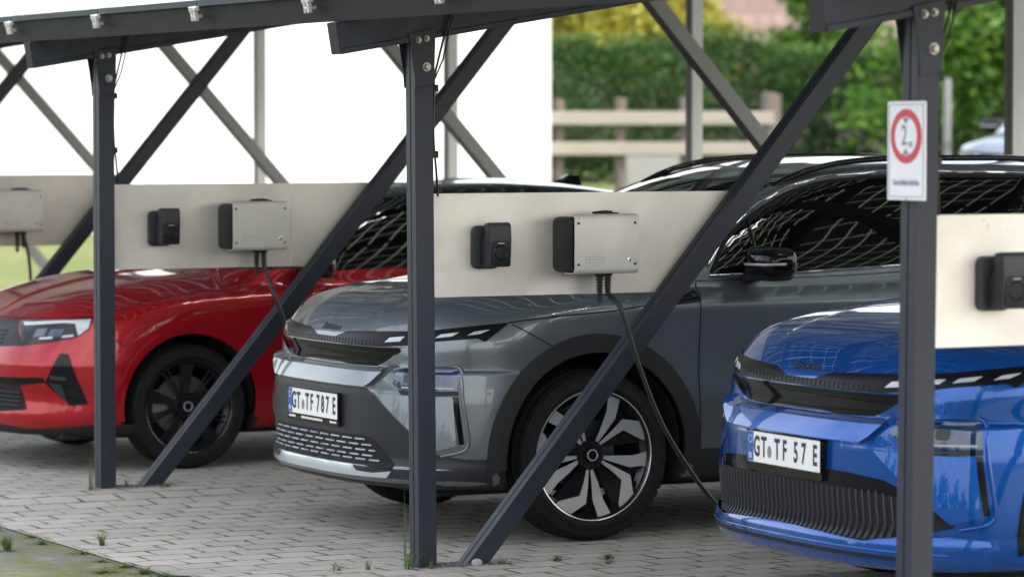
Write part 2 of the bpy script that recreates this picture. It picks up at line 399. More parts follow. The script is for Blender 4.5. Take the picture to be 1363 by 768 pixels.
def np_mesh(name,P,Q,mats,mi=None,normals=None,parent=None):
    me=bpy.data.meshes.new(name); me.from_pydata(P.tolist(),[],Q.tolist() if hasattr(Q,'tolist') else Q)
    for m in mats: me.materials.append(m)
    if mi is not None: me.polygons.foreach_set('material_index',mi)
    me.shade_smooth()
    if normals is not None: me.normals_split_custom_set_from_vertices([tuple(q) for q in normals])
    me.update(); o=bpy.data.objects.new(name,me); COL.objects.link(o); o.parent=parent
    return o
def body_mesh(name,F,matfn,mats,parent,h=.017,cut=None):
    P,Q=surface_nets(F,(-.08,0,.1),(F.L+.06,1.02,1.72),h)
    P=newton(F,P,3,True,.006)
    n=unit(grad(F,P,True,.0015))
    c=P[Q].mean(1); q=P[Q]; fn=np.cross(q[:,2]-q[:,0],q[:,3]-q[:,1]); gn=n[Q].mean(1)
    bad=(fn*gn).sum(1)<0; Q[bad]=Q[bad][:,::-1]
    if cut is not None:
        k=~cut(c); Q=Q[k]; c=c[k]; gn=gn[k]
    return np_mesh(name,P,Q,mats,matfn(c,gn).astype(np.int32).tolist(),n,parent)
XC=1.0
class Proj:
    """maps between surface points and the flat outline of a patch"""
    def __init__(s,kind,side=-1): s.k=kind; s.s=side
    def to2(s,P):
        P=np.asarray(P,float)
        if s.k=='x': return P[:,[1,2]]
        if s.k=='y': return P[:,[0,2]]
        if s.k=='z': return P[:,[0,1]]
        return np.stack([np.arctan2(P[:,1],XC-P[:,0])*.95,P[:,2]],1)
    def rays(s,q):
        n=len(q); z=np.zeros(n)
        if s.k=='x': return np.stack([z-.3,q[:,0],q[:,1]],1),np.tile([1.,0,0],(n,1)),1.3
        if s.k=='y': return np.stack([q[:,0],z+s.s*1.1,q[:,1]],1),np.tile([0,-s.s*1.,0],(n,1)),.9
        if s.k=='z': return np.stack([q[:,0],q[:,1],z+1.8],1),np.tile([0,0,-1.],(n,1)),1.5
        a=q[:,0]/.95; d=np.stack([np.cos(a),-np.sin(a),z],1); o=np.stack([XC-1.3*np.cos(a),1.3*np.sin(a),q[:,1]],1)
        return o,d,1.2
def cast(F,q,pr):
    o,d,tm=pr.rays(q); N=150; t=np.linspace(0,tm,N); n=len(q)
    P=o[:,None]+t[None,:,None]*d[:,None]; f=F(P[...,0],P[...,1],P[...,2],False)
    neg=f<0; i=np.where(neg.any(1),neg.argmax(1),f.argmin(1)); i=np.maximum(i,1)
    a=t[i-1];b=t[i]; hit=neg.any(1)
    for _ in range(18):
        m=.5*(a+b); p=o+m[:,None]*d; g=F(p[:,0],p[:,1],p[:,2],False)<0
        b=np.where(g,m,b); a=np.where(g,a,m)
    b=np.where(hit,b,t[i]); return o+b[:,None]*d
def dens(q,sp,closed=True):
    out=[]; n=len(q)
    for i in range(n if closed else n-1):
        a=q[i];b=q[(i+1)%n]; k=max(1,int(math.ceil(np.linalg.norm(b-a)/sp)))
        out+=[a+(b-a)*j/k for j in range(k)]
    if not closed: out.append(q[-1])
    return np.array(out)
def smooth_outline(q,r):
    """rounds the corners of an outline by r"""
    out=[]; n=len(q)
    for i in range(n):
        a,b,c=q[i-1],q[i],q[(i+1)%n]; la=np.linalg.norm(a-b); lc=np.linalg.norm(c-b); k=min(r,la*.45,lc*.45)
        p0=b+(a-b)/max(la,1e-9)*k; p1=b+(c-b)/max(lc,1e-9)*k
        for t in (0,.33,.67,1): out.append((1-t)**2*p0+2*t*(1-t)*b+t*t*p1)
    return np.array(out)
def patch(name,F,pts,pr,mat,parent,off=.003,sp=.03,thick=.012,rad=.006,tilt=None):
    q=pr.to2(pts)
    if rad: q=smooth_outline(q,rad)
    B=dens(q,sp*.8); nb=len(B)
    lo=B.min(0);hi=B.max(0); g=np.stack(np.meshgrid(np.arange(lo[0]+sp/2,hi[0],sp),np.arange(lo[1]+sp/2,hi[1],sp)),-1).reshape(-1,2)
    x1,y1=B[:,0],B[:,1]; x2,y2=np.roll(x1,-1),np.roll(y1,-1)
    if len(g):
        gx,gy=g[:,:1],g[:,1:]; cr=((y1>gy)!=(y2>gy))&(gx<(x2-x1)*(gy-y1)/np.where(y2==y1,1e-12,y2-y1)+x1)
        dx,dy=x2-x1,y2-y1; t=np.clip(((gx-x1)*dx+(gy-y1)*dy)/np.maximum(dx*dx+dy*dy,1e-12),0,1)
        dist=np.hypot(gx-x1-t*dx,gy-y1-t*dy).min(1); g=g[(cr.sum(1)%2==1)&(dist>sp*.35)]
    A=np.concatenate([B,g]) if len(g) else B
    vs,_,fs,*_=delaunay_2d_cdt([Vector(p) for p in A],[],[list(range(nb))],1,1e-6)
    q2=np.array([tuple(p) for p in vs]); P=cast(F,q2,pr); n=unit(grad(F,P)); 
    fs=[list(f) for f in fs]
    ec={}
    for f in fs:
        for a,b in zip(f,f[1:]+f[:1]): ec[(a,b)]=1
    rim=[e for e in ec if (e[1],e[0]) not in ec]
    o=off if tilt is None else tilt(P)[:,None]
    T=P+n*o; m=len(T); V=[T]; NV=[n]; faces=[]
    f0=fs[0]; c=np.cross(T[f0[1]]-T[f0[0]],T[f0[2]]-T[f0[0]]); flip=(c@n[f0[0]])<0
    for f in fs: faces.append(f[::-1] if flip else f)
    ids={}
    rv=[];rn=[]
    cen=T.mean(0)
    for e in rim:
        for v in e:
            if v not in ids:
                ids[v]=m+len(rv); d=T[v]-cen; d=d-n[v]*(d@n[v]); d=d/max(np.linalg.norm(d),1e-9)
                rv+= [T[v],P[v]-n[v]*(thick-off if thick>off else thick)]; rn+=[.5*d+.5*n[v],d]
    for a,b in rim:
        r=[ids[a],ids[b],ids[b]+1,ids[a]+1]; faces.append(r if flip else r[::-1])
    V.append(np.array(rv)); NV.append(unit(np.array(rn)))
    ob=np_mesh(name,np.concatenate(V),faces,[mat],None,np.concatenate(NV) if tilt is None else None,parent)
    if tilt is not None: ob.data.set_sharp_from_angle(angle=R(40))
    return ob
def mir(pts): return [(p[0],-p[1],p[2]) for p in pts][::-1]
def full(pts):
    m=[(x,-y,z) for x,y,z in pts[::-1] if abs(y)>1e-6]; return list(pts)+m
def pair(name,F,pts,kind,mat,parent,**k):
    a=patch(name,F,pts,Proj(kind,-1),mat,parent,**k); b=patch(name,F,mir(pts),Proj(kind,1),mat,parent,**k); return a,b
def gap_line(mb,F,pts,pr,w=.005,off=.0012,sp=.02):
    q=dens(pr.to2(pts),sp,False); P=cast(F,q,pr); n=unit(grad(F,P))
    t=np.gradient(P,axis=0); s=unit(np.cross(t,n)); L=P+n*off+s*w/2; Rr=P+n*off-s*w/2
    k=len(P); vs=np.concatenate([L,Rr]); mb.add(vs.tolist(),[(i,i+1,k+i+1,k+i) for i in range(k-1)])
def gap_pair(mb,F,pts,kind,**k):
    gap_line(mb,F,pts,Proj(kind,-1),**k); gap_line(mb,F,mir(pts)[::-1],Proj(kind,1),**k)
def surf_tube(mb,F,pts,pr,r,off=0,sp=.04,n=6,soft=0):
    q=dens(pr.to2(pts),sp,False); P=cast(F,q,pr); nn=unit(grad(F,P)); P=P+nn*off
    for _ in range(soft):
        if len(P)>4: P[1:-1]=.25*P[:-2]+.5*P[1:-1]+.25*P[2:]
    mb.tube(P.tolist(),r,n)
def surf_text(name,F,txt,size,center,mat,parent,sx=1,bold=0,depth=.002):
    c=np.array([center],float); c=newton(F,c,6); n=unit(grad(F,c))[0]; u=np.array([0,-1.,0]); u-=n*(u@n); u/=np.linalg.norm(u); v=np.cross(n,u)
    o=text_mesh(name,txt,size,mat,parent,Matrix.Identity(4),depth,bold,sx)
    me=o.data; P=np.array([tuple(q.co) for q in me.vertices]); B=c[0]+P[:,:1]*u+P[:,1:2]*v; B=newton(F,B,5); N=unit(grad(F,B)); B=B+N*(P[:,2:3]+depth*.6)
    for q,p in zip(me.vertices,B): q.co=p
    me.update(); return o
def superq(mb,c,h,e=.55,nu=28,nv=14,cut=None):
    sg=lambda x,p: math.copysign(abs(x)**p,x)
    vs=[];fs=[]
    for j in range(nv+1):
        b=-math.pi/2+math.pi*j/nv
        for i in range(nu):
            a=2*math.pi*i/nu; vs.append((c[0]+h[0]*sg(math.cos(b),e)*sg(math.cos(a),e),c[1]+h[1]*sg(math.cos(b),e)*sg(math.sin(a),e),c[2]+h[2]*sg(math.sin(b),e)))
    for j in range(nv):
        for i in range(nu): fs.append((j*nu+i,j*nu+(i+1)%nu,(j+1)*nu+(i+1)%nu,(j+1)*nu+i))
    mb.add(vs,fs)
def pol(r,a): return (r*math.cos(R(a)),r*math.sin(R(a)))
def make_wheel(parent,x,y,z,rt,rr,width,style,rz):
    w=empty('wheel',(x,y,z),rz,parent)
    T=lambda a,b,c:(a,-c,b); hw=width/2; k=(rt-rr)
    prof=[(rr-.002,-hw+.02),(rr+.012,-hw+.004),(rr+k*.35,-hw),(rr+k*.7,-hw+.004),(rt-.012,-hw+.022),(rt-.003,-hw+.05)]
    for g in (-.055,-.018,.018,.055): prof+=[(rt,g-.009),(rt-.007,g-.006),(rt-.007,g+.006),(rt,g+.009)]
    prof+=[(rt-.003,hw-.05),(rt-.012,hw-.022),(rr+k*.78,hw-.005),(rr+k*.7,hw-.001),(rr+k*.68,hw-.003),(rr+k*.3,hw-.001),(rr+k*.27,hw+.001),(rr+k*.22,hw),(rr+.012,hw-.004),(rr-.002,hw-.02)]
    tb=MB().lathe(prof,72,T)
    for i in range(60):                                       # shoulder blocks of the tread
        a=2*math.pi*i/60; ca,sa=math.cos(a),math.sin(a)
        for sgn in (1,-1):
            tb.box((rt-.026,-.0125,hw-.050),(rt-.0065,.0125,hw-.018),0,lambda p,q,s:(p*ca-q*sa,-s*sgn,p*sa+q*ca))
    tb.build('tyre',M['rubber'],w,35)
    rm=MB(); sil=1 if style=='two_tone' else 0
    rm.lathe([(rr-.004,-hw+.02),(rr-.03,-hw+.03),(rr-.035,0),(rr-.03,hw-.055),(rr-.012,hw-.03)],64,T,0)
    rm.lathe([(rr-.012,hw-.03),(rr-.006,hw-.014),(rr-.002,hw-.010)],64,T,0); rm.lathe([(rr-.002,hw-.010),(rr+.002,hw-.008),(rr+.004,hw-.014)],64,T,sil)
    f1,f0=hw-.028,hw-.075
    def spoke(poly,a,cap,front=f1,back=f0,inset=0):
        pts=[pol(r,t+a) for r,t in poly]; n=len(pts); k=len(rm.v)
        ring=lambda w,dd:[T(p[0]*(1-dd*0),p[1],w-.035*max(0,1-math.hypot(*p)/.16)) for p in pts]
        vs=ring(back,0)+ring(front,0); rm.add(vs,[tuple(range(n,2*n)),tuple(range(n))[::-1]]+[(i,(i+1)%n,n+(i+1)%n,n+i) for i in range(n)],[cap,0]+[0]*n)
    s=rr/.277
    for j in range(5):
        a=72*j
        if style=='two_tone':
            st=[(.058,66),(.13,69),(.2,69.5),(.274,73.5),(.276,67),(.274,60),(.25,59),(.19,54),(.12,54),(.058,54)]
            hk=[(.062,49),(.14,46),(.208,45.5),(.274,30),(.276,21),(.272,12),(.25,13),(.182,34),(.12,36),(.062,38)]
            spoke([(r*s,t) for r,t in st],a,1); spoke([(r*s,t) for r,t in hk],a,1)
            spoke([(r*s,t) for r,t in ((.05,75),(.255,58),(.255,10),(.05,30))],a,0,hw-.062,hw-.085)
        else:
            spoke([(r*s,t) for r,t in ((.05,-14),(.15,-11),(.262,-10),(.262,10),(.15,9),(.05,14))],a+92,0,hw-.03)
            for d in (25,33): spoke([(r*s,t) for r,t in ((.06,d-3),(.262,d+1),(.262,d+4.5),(.06,d+3))],a+92,0,hw-.034,hw-.06)
    rm.lathe([(.0,hw-.04),(.062,hw-.042),(.072,hw-.06),(.072,hw-.09)],40,T,0)
    for j in range(5): rm.lathe([(0,hw-.034),(.009,hw-.034),(.011,hw-.05)],12,lambda a,b,c,j=j:(a+pol(.052,72*j+20)[0],-c,b+pol(.052,72*j+20)[1]),0)
    rm.build('rim',[M['rim_black'],M['rim_silver']],w,25)
    MB().lathe([(0,hw-.026),(.028,hw-.027),(.032,hw-.032),(.034,hw-.045)],28,T).build('hub_cap',M['gloss_black'],w,30)
    MB().lathe([(.020,hw-.026),(.023,hw-.024),(.026,hw-.0262)],28,T).build('hub_emblem',M['slat_grey'],w,60)
    MB().lathe([(.06,-.005),(.158,-.005),(.160,-.012),(.158,-.02)],48,T).build('brake_disc',M['disc_steel'],w,40)
    cb=MB()
    for i in range(7):
        a=R(150+i*8); a2=R(158+i*8)
        vs=[T(r*math.cos(t),r*math.sin(t),d) for t in (a,a2) for r,d in ((.10,-.035),(.175,-.035),(.175,.02),(.10,.02))]
        cb.add(vs,[(0,1,2,3),(7,6,5,4),(0,4,5,1),(1,5,6,2),(2,6,7,3),(3,7,4,0)])
    cb.build('brake_caliper',M['slat_grey'] if style!='two_tone' else M['plastic_dark'],w,30)
    return w
FRONT=Matrix(((0,0,-1,0),(-1,0,0,0),(0,1,0,0),(0,0,0,1)))     # text faces the front of the car
def number_plate(parent,x,z,txt,ink,tilt=0):
    mt=Matrix.Translation((x,0,z))@Matrix.Rotation(tilt,4,'Y')@FRONT
    Tm=lambda u,v,w: tuple(mt@Vector((u,v,w)))
    pl=MB().prism(rrect(-.26,-.055,.26,.055,.008),.004,.0065,Tm).build('number_plate',M['plate_white'],parent,30)
    h=MB().prism(rrect(-.268,-.085,.268,.0605,.008),-.02,.0045,Tm); h.prism([(-.268,.0565),(.268,.0565),(.268,.0605),(-.268,.0605)],.004,.009,Tm); h.prism([(.262,-.06),(.268,-.06),(.268,.058),(.262,.058)],.004,.009,Tm)
    h.build('plate_holder',M['gloss_black'],pl,30)
    MB().prism([(-.2585,-.0535),(-.217,-.0535),(-.217,.0535),(-.2585,.0535)],.006,.0069,Tm).build('euro_strip',M['plate_blue'],pl)
    text_mesh('country_letter','D',.026,M['plate_white'],pl,mt@Matrix.Translation((-.238,-.034,.0078)),.0006,.0004)
    st=MB()
    for i in range(12):
        a=R(30*i); cu,cv=-.238+.013*math.cos(a),.026+.013*math.sin(a); st.prism(circ(cu,cv,.0022,6),.0069,.0076,Tm)
    st.build('star_ring',M['sign_white'],pl)
    for ch,u in txt:
        text_mesh('plate_letter',ch,.1015,M[ink],pl,mt@Matrix.Translation((u,-.001,.0072)),.0006,.0026,.62)
    MB().prism(circ(-.100,-.012,.022,20,.015),.006,.0074,Tm).build('registration_seal',M['ink_grey'],pl)
    return pl,mt
# ---- the cars ------------------------------------------------------------------
def car_gaps(name,F,lines,parent):
    for kind,pts,*w in lines:
        for s in (-1,1):
            g=MB(); gap_line(g,F,pts if s<0 else mir(pts)[::-1],Proj(kind,s),w=w[0] if w else .005); g.build(name,M['well_black'],parent,fix=False)
def arc(cx,cz,r,a0,a1,y,n=26): return [(cx+r*math.cos(R(a0+(a1-a0)*i/n)),y,cz+r*math.sin(R(a0+(a1-a0)*i/n))) for i in range(n+1)]
def mirror_unit(parent,c,h,shell):
    for s in (-1,1):
        mm=MB(); superq(mm,(c[0],s*c[1],c[2]),h,.6); mm.build('wing_mirror',M[shell],parent,60); mo=mm_last()
        b=MB(); superq(b,(c[0]+.015,s*(c[1]-.02),c[2]-h[2]*.72),(h[0]*.8,h[1]*.92,h[2]*.5),.6); b.tube([(c[0]-.02,s*(c[1]-.25),c[2]-.09),(c[0],s*(c[1]-.06),c[2]-.05)],[.03,.028],10); b.build('mirror_foot',M['plastic_dark'],mo,60)
        l=MB(); sg=lambda x,p: math.copysign(abs(x)**p,x); P=[]
        for i in range(19):
            a=R(112+ (270-112)*i/18) if s<0 else R(248-(248-90)*i/18)
            P.append((c[0]+h[0]*1.015*sg(math.cos(a),.6),s*c[1]+h[1]*1.015*sg(math.sin(a),.6),c[2]-.010+.006*i/18))
        l.tube(P,[.001+.005*min(1,i/6) for i in range(19)],6); l.build('turn_signal',M['lens_white'],mo,60)
def mm_last(): return COL.objects[-1]
PROTO={}
def suv(root,paintname,variant,txt,ink,drop=0):
    F=SUV(); P=lambda n:M[n]
    if 'suv' not in PROTO:
        def mf(c,n):
            r=np.minimum(np.hypot(c[:,0]-F.wf,c[:,2]-F.rw),np.hypot(c[:,0]-F.wr,c[:,2]-F.rw))
            return np.where((r<.465)|(c[:,2]<.225)&(n[:,2]<-.5),1,0)
        PROTO['suv']=body_mesh('body',F,mf,[M['paint_grey'],M['well_black']],root,cut=lambda c:(c[:,0]<.55)&(np.abs(np.arctan2(c[:,1],XC-c[:,0])*.95)<.905)&(c[:,2]>.385)&(c[:,2]<.79)); b=PROTO['suv']
    else:
        b=bpy.data.objects.new('body',PROTO['suv'].data.copy()); COL.objects.link(b); b.parent=root
    b.data.materials[0]=M[paintname]; root['body_built']=1; del root['body_built']
    # front bumper cover, finely meshed
    if 'bumper' not in PROTO:
        ol=[(XC-math.cos(s/.95),math.sin(s/.95),z) for s,z in [(-.93,z) for z in (.36,.47,.58,.69,.808)]+[(s,.808) for s in (-.6,-.3,0,.3,.6)]+[(.93,z) for z in (.808,.69,.58,.47,.36)]+[(s,.36) for s in (.6,.3,0,-.3,-.6)]]
        PROTO['bumper']=patch('front_bumper',F,ol,Proj('c'),M['paint_grey'],root,off=.0008,sp=.0095,thick=.02,rad=0); bu=PROTO['bumper']
    else:
        bu=bpy.data.objects.new('front_bumper',PROTO['bumper'].data.copy()); COL.objects.link(bu); bu.parent=root
    bu.data.materials[0]=M[paintname]
    # sharp-edged brow: the band under the mask sweeps up between running light and lamp
    yb=np.array([0,.46,.50,.56,.61,.70,.80,.845]); zb=np.array([.630,.630,.650,.696,.716,.728,.732,.735]); yt=np.array([0,.44,.48,.56,.62,.70,.80,.845]); zt=np.array([.706,.711,.730,.782,.800,.808,.820,.826])
    def brow(P):
        y=np.abs(P[:,1]); lo=np.interp(y,yb,zb); hi=np.interp(y,yt,zt); return .0025+.023*np.clip((hi-P[:,2])/(hi-lo),0,1)*np.clip((.85-y)/.14,.05,1)
    bp=full([(F_x(F,y,z),-y,z) for y,z in zip(yt,zt)]+[(F_x(F,y,z),-y,z) for y,z in zip(yb[::-1],zb[::-1])])
    patch('bumper_brow',F,bp,Proj('c'),M[paintname],root,off=.004,sp=.018,thick=.04,rad=.004,tilt=brow)
    # front mask
    strip=full([(.06,0,.825),(.06,-.095,.825),(.074,-.195,.851),(.155,-.603,.868),(.23,-.726,.878),(.36,-.848,.898),(.487,-.899,.911),(.386,-.879,.832),(.361,-.858,.848),(.219,-.747,.832),(.141,-.633,.811),(.091,-.489,.801),(.055,-.211,.799),(.05,0,.799)])
    g=patch('grille_strip',F,strip,Proj('c'),M['strip_black'],b and root,off=.004,sp=.025)
    for s in (1,-1):
        for a in ((.512,.818,.535,.838,.612,.846,.598,.826),(.655,.834,.666,.850,.722,.856,.710,.840),(.746,.844,.758,.859,.809,.869,.797,.853),(.836,.857,.846,.873,.874,.882,.862,.864)):
            pts=[(F_x(F,y,z),-s*y,z) for y,z in zip(a[0::2],a[1::2])]
            patch('running_light',F,pts if s>0 else pts[::-1],Proj('c'),M['lens_white'],g,off=.0065,sp=.02,thick=.004,rad=.003)
    gl=MB(); 
    for i in range(-15,16):
        y=i*.03; surf_tube(gl,F,[(.05,y,.803),(.05,y+.004,.822)],Proj('c'),.0016,.005,.02,4)
    gl.build('strip_ribs',M['ink_black'],g,60,fix=False)
    low=full([(.05,0,.796),(.055,-.211,.796),(.091,-.489,.797),(.12,-.60,.80),(.132,-.612,.786),(.098,-.517,.742),(.08,-.446,.716),(.047,0,.710)])
    patch('grille_mask',F,low,Proj('c'),M['gloss_black'],root,off=.007,sp=.025,rad=.012)
    surf_text('hood_lettering',F,'ŠKODA',.034,(.075,-.008,.864),M['ink_black'],root,1.6,.0010)
    # lamps and corner
    lamp=[(.079,-.572,.672),(.107,-.590,.699),(.137,-.641,.706),(.21,-.76,.714),(.287,-.823,.720),(.273,-.851,.630),(.19,-.77,.628),(.093,-.645,.628)]
    for q in pair('headlight',F,lamp,'c',M['lens_blue'],root,off=.004,sp=.02,rad=.005):
        s=1 if sum(v.co.y for v in q.data.vertices)>0 else -1
        for (y0,y1,z0,z1) in ((.66,.71,.655,.69),(.735,.775,.655,.692)):
            pts=[(F_x(F,y,z),s*y,z) for y,z in ((y0,z0),(y1,z0),(y1,z1),(y0,z1))]
            patch('lamp_lens',F,pts,Proj('c'),M['dark_glass'],q,off=.006,sp=.015,thick=.003,rad=.012)
        pts=[(F_x(F,y,z),s*y,z) for y,z in ((.655,.632),(.84,.634),(.84,.642),(.655,.640))]
        patch('lamp_bar',F,pts,Proj('c'),M['slat_grey'],q,off=.006,sp=.02,thick=.003,rad=0)
    pair('lamp_trim',F,[(.093,-.640,.625),(.19,-.77,.625),(.275,-.851,.627),(.272,-.855,.607),(.19,-.772,.604),(.11,-.65,.604)],'c',M['gloss_black' if variant=='sport' else 'plastic_dark'],root,off=.004,sp=.02,rad=.003)
    pair('curtain_slot',F,[(.273,-.851,.604),(.296,-.864,.405),(.275,-.856,.402),(.25,-.838,.604)],'c',M['gloss_black'],root,off=.003,sp=.02,rad=.003)
    pan=[(.049,-.508,.606),(.12,-.684,.472),(.199,-.782,.374),(.27,-.846,.400),(.255,-.838,.600)]
    tl=lambda P: .0015+.024*np.clip((.610-P[:,2])/.235,0,1)
    patch('corner_panel',F,pan,Proj('c',-1),M[paintname],root,off=.004,sp=.02,thick=.03,rad=.006,tilt=tl); patch('corner_panel',F,mir(pan),Proj('c',1),M[paintname],root,off=.004,sp=.02,thick=.03,rad=.006,tilt=tl)
    for s in (-1,1):
        fb=MB(); pr=Proj('c',s)
        surf_tube(fb,F,[(x,s*y,z) for x,y,z in ((.07,.545,.690),(.105,.595,.712),(.137,.641,.722),(.21,.76,.728),(.30,.836,.728),(.288,.860,.60),(.316,.875,.40),(.300,.868,.372),(.215,.800,.352))],pr,.0085,-.001,.02,8,3); fb.build('lamp_surround',M[paintname],root,60,fix=False)
    if variant=='plain':
        pl=full([(0,0,.624),(.03,-.45,.624),(.049,-.500,.600),(.116,-.676,.462),(.199,-.780,.360),(.30,-.865,.338),(.407,-.9,.337),(.407,-.9,.218),(.236,-.76,.212),(.1,-.5,.208),(0,0,.208)])
        pb=patch('bumper_cladding',F,pl,Proj('c'),M['plastic_bumper'],root,off=.003,sp=.03,rad=.01)
        me=full([(.02,0,.420),(.024,-.393,.420),(.043,-.489,.416),(.088,-.618,.315),(.077,-.617,.286),(.04,-.50,.288),(.027,-.447,.296),(0,0,.294)])
        mp=patch('bumper_grille',F,me,Proj('c'),M['well_black'],root,off=.005,sp=.025,rad=.015)
        sl=MB()
        lim=lambda z: .46+(.416-z)*1.15
        for r,z in enumerate((.404,.3815,.359,.3365,.314)):
            y=-.66+(.052 if r%2 else 0)
            while y<.66:
                a,c2=max(y,-lim(z)),min(y+.074,lim(z))
                if c2-a>.03: surf_tube(sl,F,[(.03,a,z),(.03,c2,z)],Proj('c'),.0042,.008,.02,6)
                y+=.104
        sl.build('grille_slats',M['slat_grey'],mp,60,fix=False)
        lip=full([(-.003,0,.291),(.0,-.37,.292),(.008,-.385,.278),(.014,-.40,.268),(.04,-.51,.266),(.076,-.612,.279),(.07,-.588,.25),(.0,-.3,.246),(0,0,.246)])
        patch('bumper_lip',F,lip,Proj('c'),M['paint_silver'],root,off=.007,sp=.025,rad=.006)
        clad='plastic_dark'; zp=.530; px=-.006
    else:
        dk=full([(0,0,.530),(.02,-.40,.522),(.06,-.56,.508),(.117,-.684,.462),(.117,-.69,.446),(.06,-.56,.460),(.01,-.38,.470),(0,0,.474)])
        patch('bumper_band',F,dk,Proj('c'),M['gloss_black'],root,off=.006,sp=.025)
        gr=full([(0,0,.476),(.01,-.40,.472),(.06,-.57,.462),(.117,-.69,.452),(.20,-.79,.375),(.20,-.79,.36),(.123,-.677,.328),(.083,-.611,.303),(.058,-.57,.284),(0,0,.290)])
        gp=patch('bumper_grille',F,gr,Proj('c'),M['well_black'],root,off=.004,sp=.025)
        fn=MB()
        for i in range(-22,23):
            y=i*.0315; top=.468 if abs(y)<.55 else .468-(abs(y)-.55)*.25; bot=.296 if abs(y)<.58 else .296+(abs(y)-.58)*.55
            sg=-1 if y<=0 else 1
            if top-bot<.03: continue
            zk=bot+.35*(top-bot)
            pts=[(F_x(F,abs(y),top),y,top),(F_x(F,abs(y),zk),y-.006,zk),(F_x(F,abs(y),bot),y+.012,bot)]
            surf_tube(fn,F,pts,Proj('c'),.0030,.012,.03,5)
            if abs(y)<.60: surf_tube(fn,F,[(p[0],p[1]+.012,p[2]) for p in pts[1:]],Proj('c'),.0024,.010,.03,5)
        fn.build('grille_fins',M['slat_grey_dark'],gp,60,fix=False)
        sp_=full([(0,0,.300),(.04,-.5,.292),(.08,-.605,.300),(.123,-.68,.318),(.2,-.78,.330),(.30,-.86,.325),(.30,-.86,.232),(.12,-.66,.226),(0,0,.222)])
        so=patch('front_splitter',F,sp_,Proj('c'),M[paintname],root,off=.026,sp=.025,thick=.03,rad=.008)
        for i in range(-4,5):
            y=i*.155; c0,c1=y-.0735,y+.0735
            pts=[(F_x(F,abs(v),z),v,z) for v,z in ((c0,.245),(c1,.245),(c1,.257),(c0,.257))]
            patch('splitter_slot',F,pts[::-1],Proj('c'),M['well_black'],so,off=.0275,sp=.03,thick=.003,rad=.003)
        rb=MB(); 
        surf_tube(rb,F,[(F_x(F,abs(v),.272),v,.272) for v in np.linspace(-.78,.78,40)],Proj('c'),.005,.028,.04,6); rb.build('splitter_bead',M[paintname],so,60,fix=False)
        pair('lower_flank',F,[(.30,-.86,.325),(.42,-.905,.335),(.42,-.90,.218),(.30,-.85,.214)],'c',M[paintname],root,off=.004,sp=.03)
        clad='gloss_black'; zp=.564; px=-.008
    pl,mt=number_plate(root,px,zp,txt,ink)
    if variant=='plain':
        sm=MB(); Tm=lambda u,v,w: tuple(mt@Vector((u,v,w))); rr_=random.Random(4)
        for a,bb in ((-.255,-.19),(-.125,.10),(.175,.235)):
            u=a
            while u<bb: 
                wv=rr_.uniform(.006,.012); sm.prism([(u,-.074),(u+wv,-.074),(u+wv,-.074+rr_.uniform(.007,.011)),(u,-.064)],.0045,.0052,Tm); u+=wv+.003
        sm.build('holder_print',M['plate_white'],pl)
    # arches, sills, glass
    for c in (F.wf,F.wr):
        a=arc(c,F.rw-.02,.510,-9,189,-.9); bb=arc(c,F.rw-.02,.430,187,-7,-.9)
        pair('wheel_arch',F,a+bb,'y',M[clad],root,off=.012,sp=.03,thick=.05,rad=0)
    pair('sill_cladding',F,[(1.385,-.9,.345),(3.12,-.9,.345),(3.12,-.9,.222),(1.385,-.9,.222)],'y',M[clad],root,off=.006,sp=.04)
    win=[(1.500,-.85,1.086),(1.957,-.86,1.094),(2.487,-.86,1.116),(3.3,-.84,1.145),(3.78,-.75,1.20),(3.90,-.7,1.30),(3.72,-.7,1.44),(3.287,-.68,1.506),(2.539,-.68,1.516),(2.186,-.69,1.490),(2.005,-.70,1.446),(1.811,-.73,1.365),(1.618,-.77,1.250)]
    for q in pair('side_window',F,win,'y',M['dark_glass'],root,off=.004,sp=.035,rad=.01):
        s=1 if sum(v.co.y for v in q.data.vertices)>0 else -1
        fr=MB(); pr=Proj('y',s); W=[(x,s*abs(y),z) for x,y,z in win]
        surf_tube(fr,F,W[:4],pr,.007,.006,.05); surf_tube(fr,F,[(x,y,z+.018) for x,y,z in W[6:]]+[(1.50,W[0][1],1.13)],pr,.0075,.005,.03,6,6)
        fr.build('window_chrome',M['chrome'],q,60,fix=False); fb=MB(); surf_tube(fb,F,W[6:]+[(1.515,W[0][1],1.10)],pr,.012,-.002,.03,8,4); fb.build('window_seal',M['well_black'],q,60,fix=False)
        pi=MB(); surf_tube(pi,F,[(1.742,-.8*-s,1.08),(1.742,-.8*-s,1.325)],pr,.011,.003,.03); pi.build('window_divider',M['gloss_black'],q,60,fix=False); pi=MB(); surf_tube(pi,F,[(2.60,s*.8,1.12),(2.66,s*.7,1.515)],pr,.03,-.018,.03,8); pi.build('window_pillar',M['gloss_black'],q,60,fix=False)
    ws=full([(1.165,0,1.15),(1.20,-.3,1.15),(1.30,-.55,1.15),(1.43,-.71,1.2),(1.75,-.635,1.4),(2.03,-.555,1.5),(1.965,-.3,1.5),(1.935,0,1.5)])
    patch('windscreen',F,ws,Proj('z'),M['dark_glass'],root,off=.003,sp=.04,rad=.03)
    pair('fender_trim',F,[(1.295,-.92,.997),(1.405,-.9,1.03),(1.405,-.93,.980),(1.20,-.93,.964)],'y',M['gloss_black'],root,off=.004,sp=.02,rad=.003)
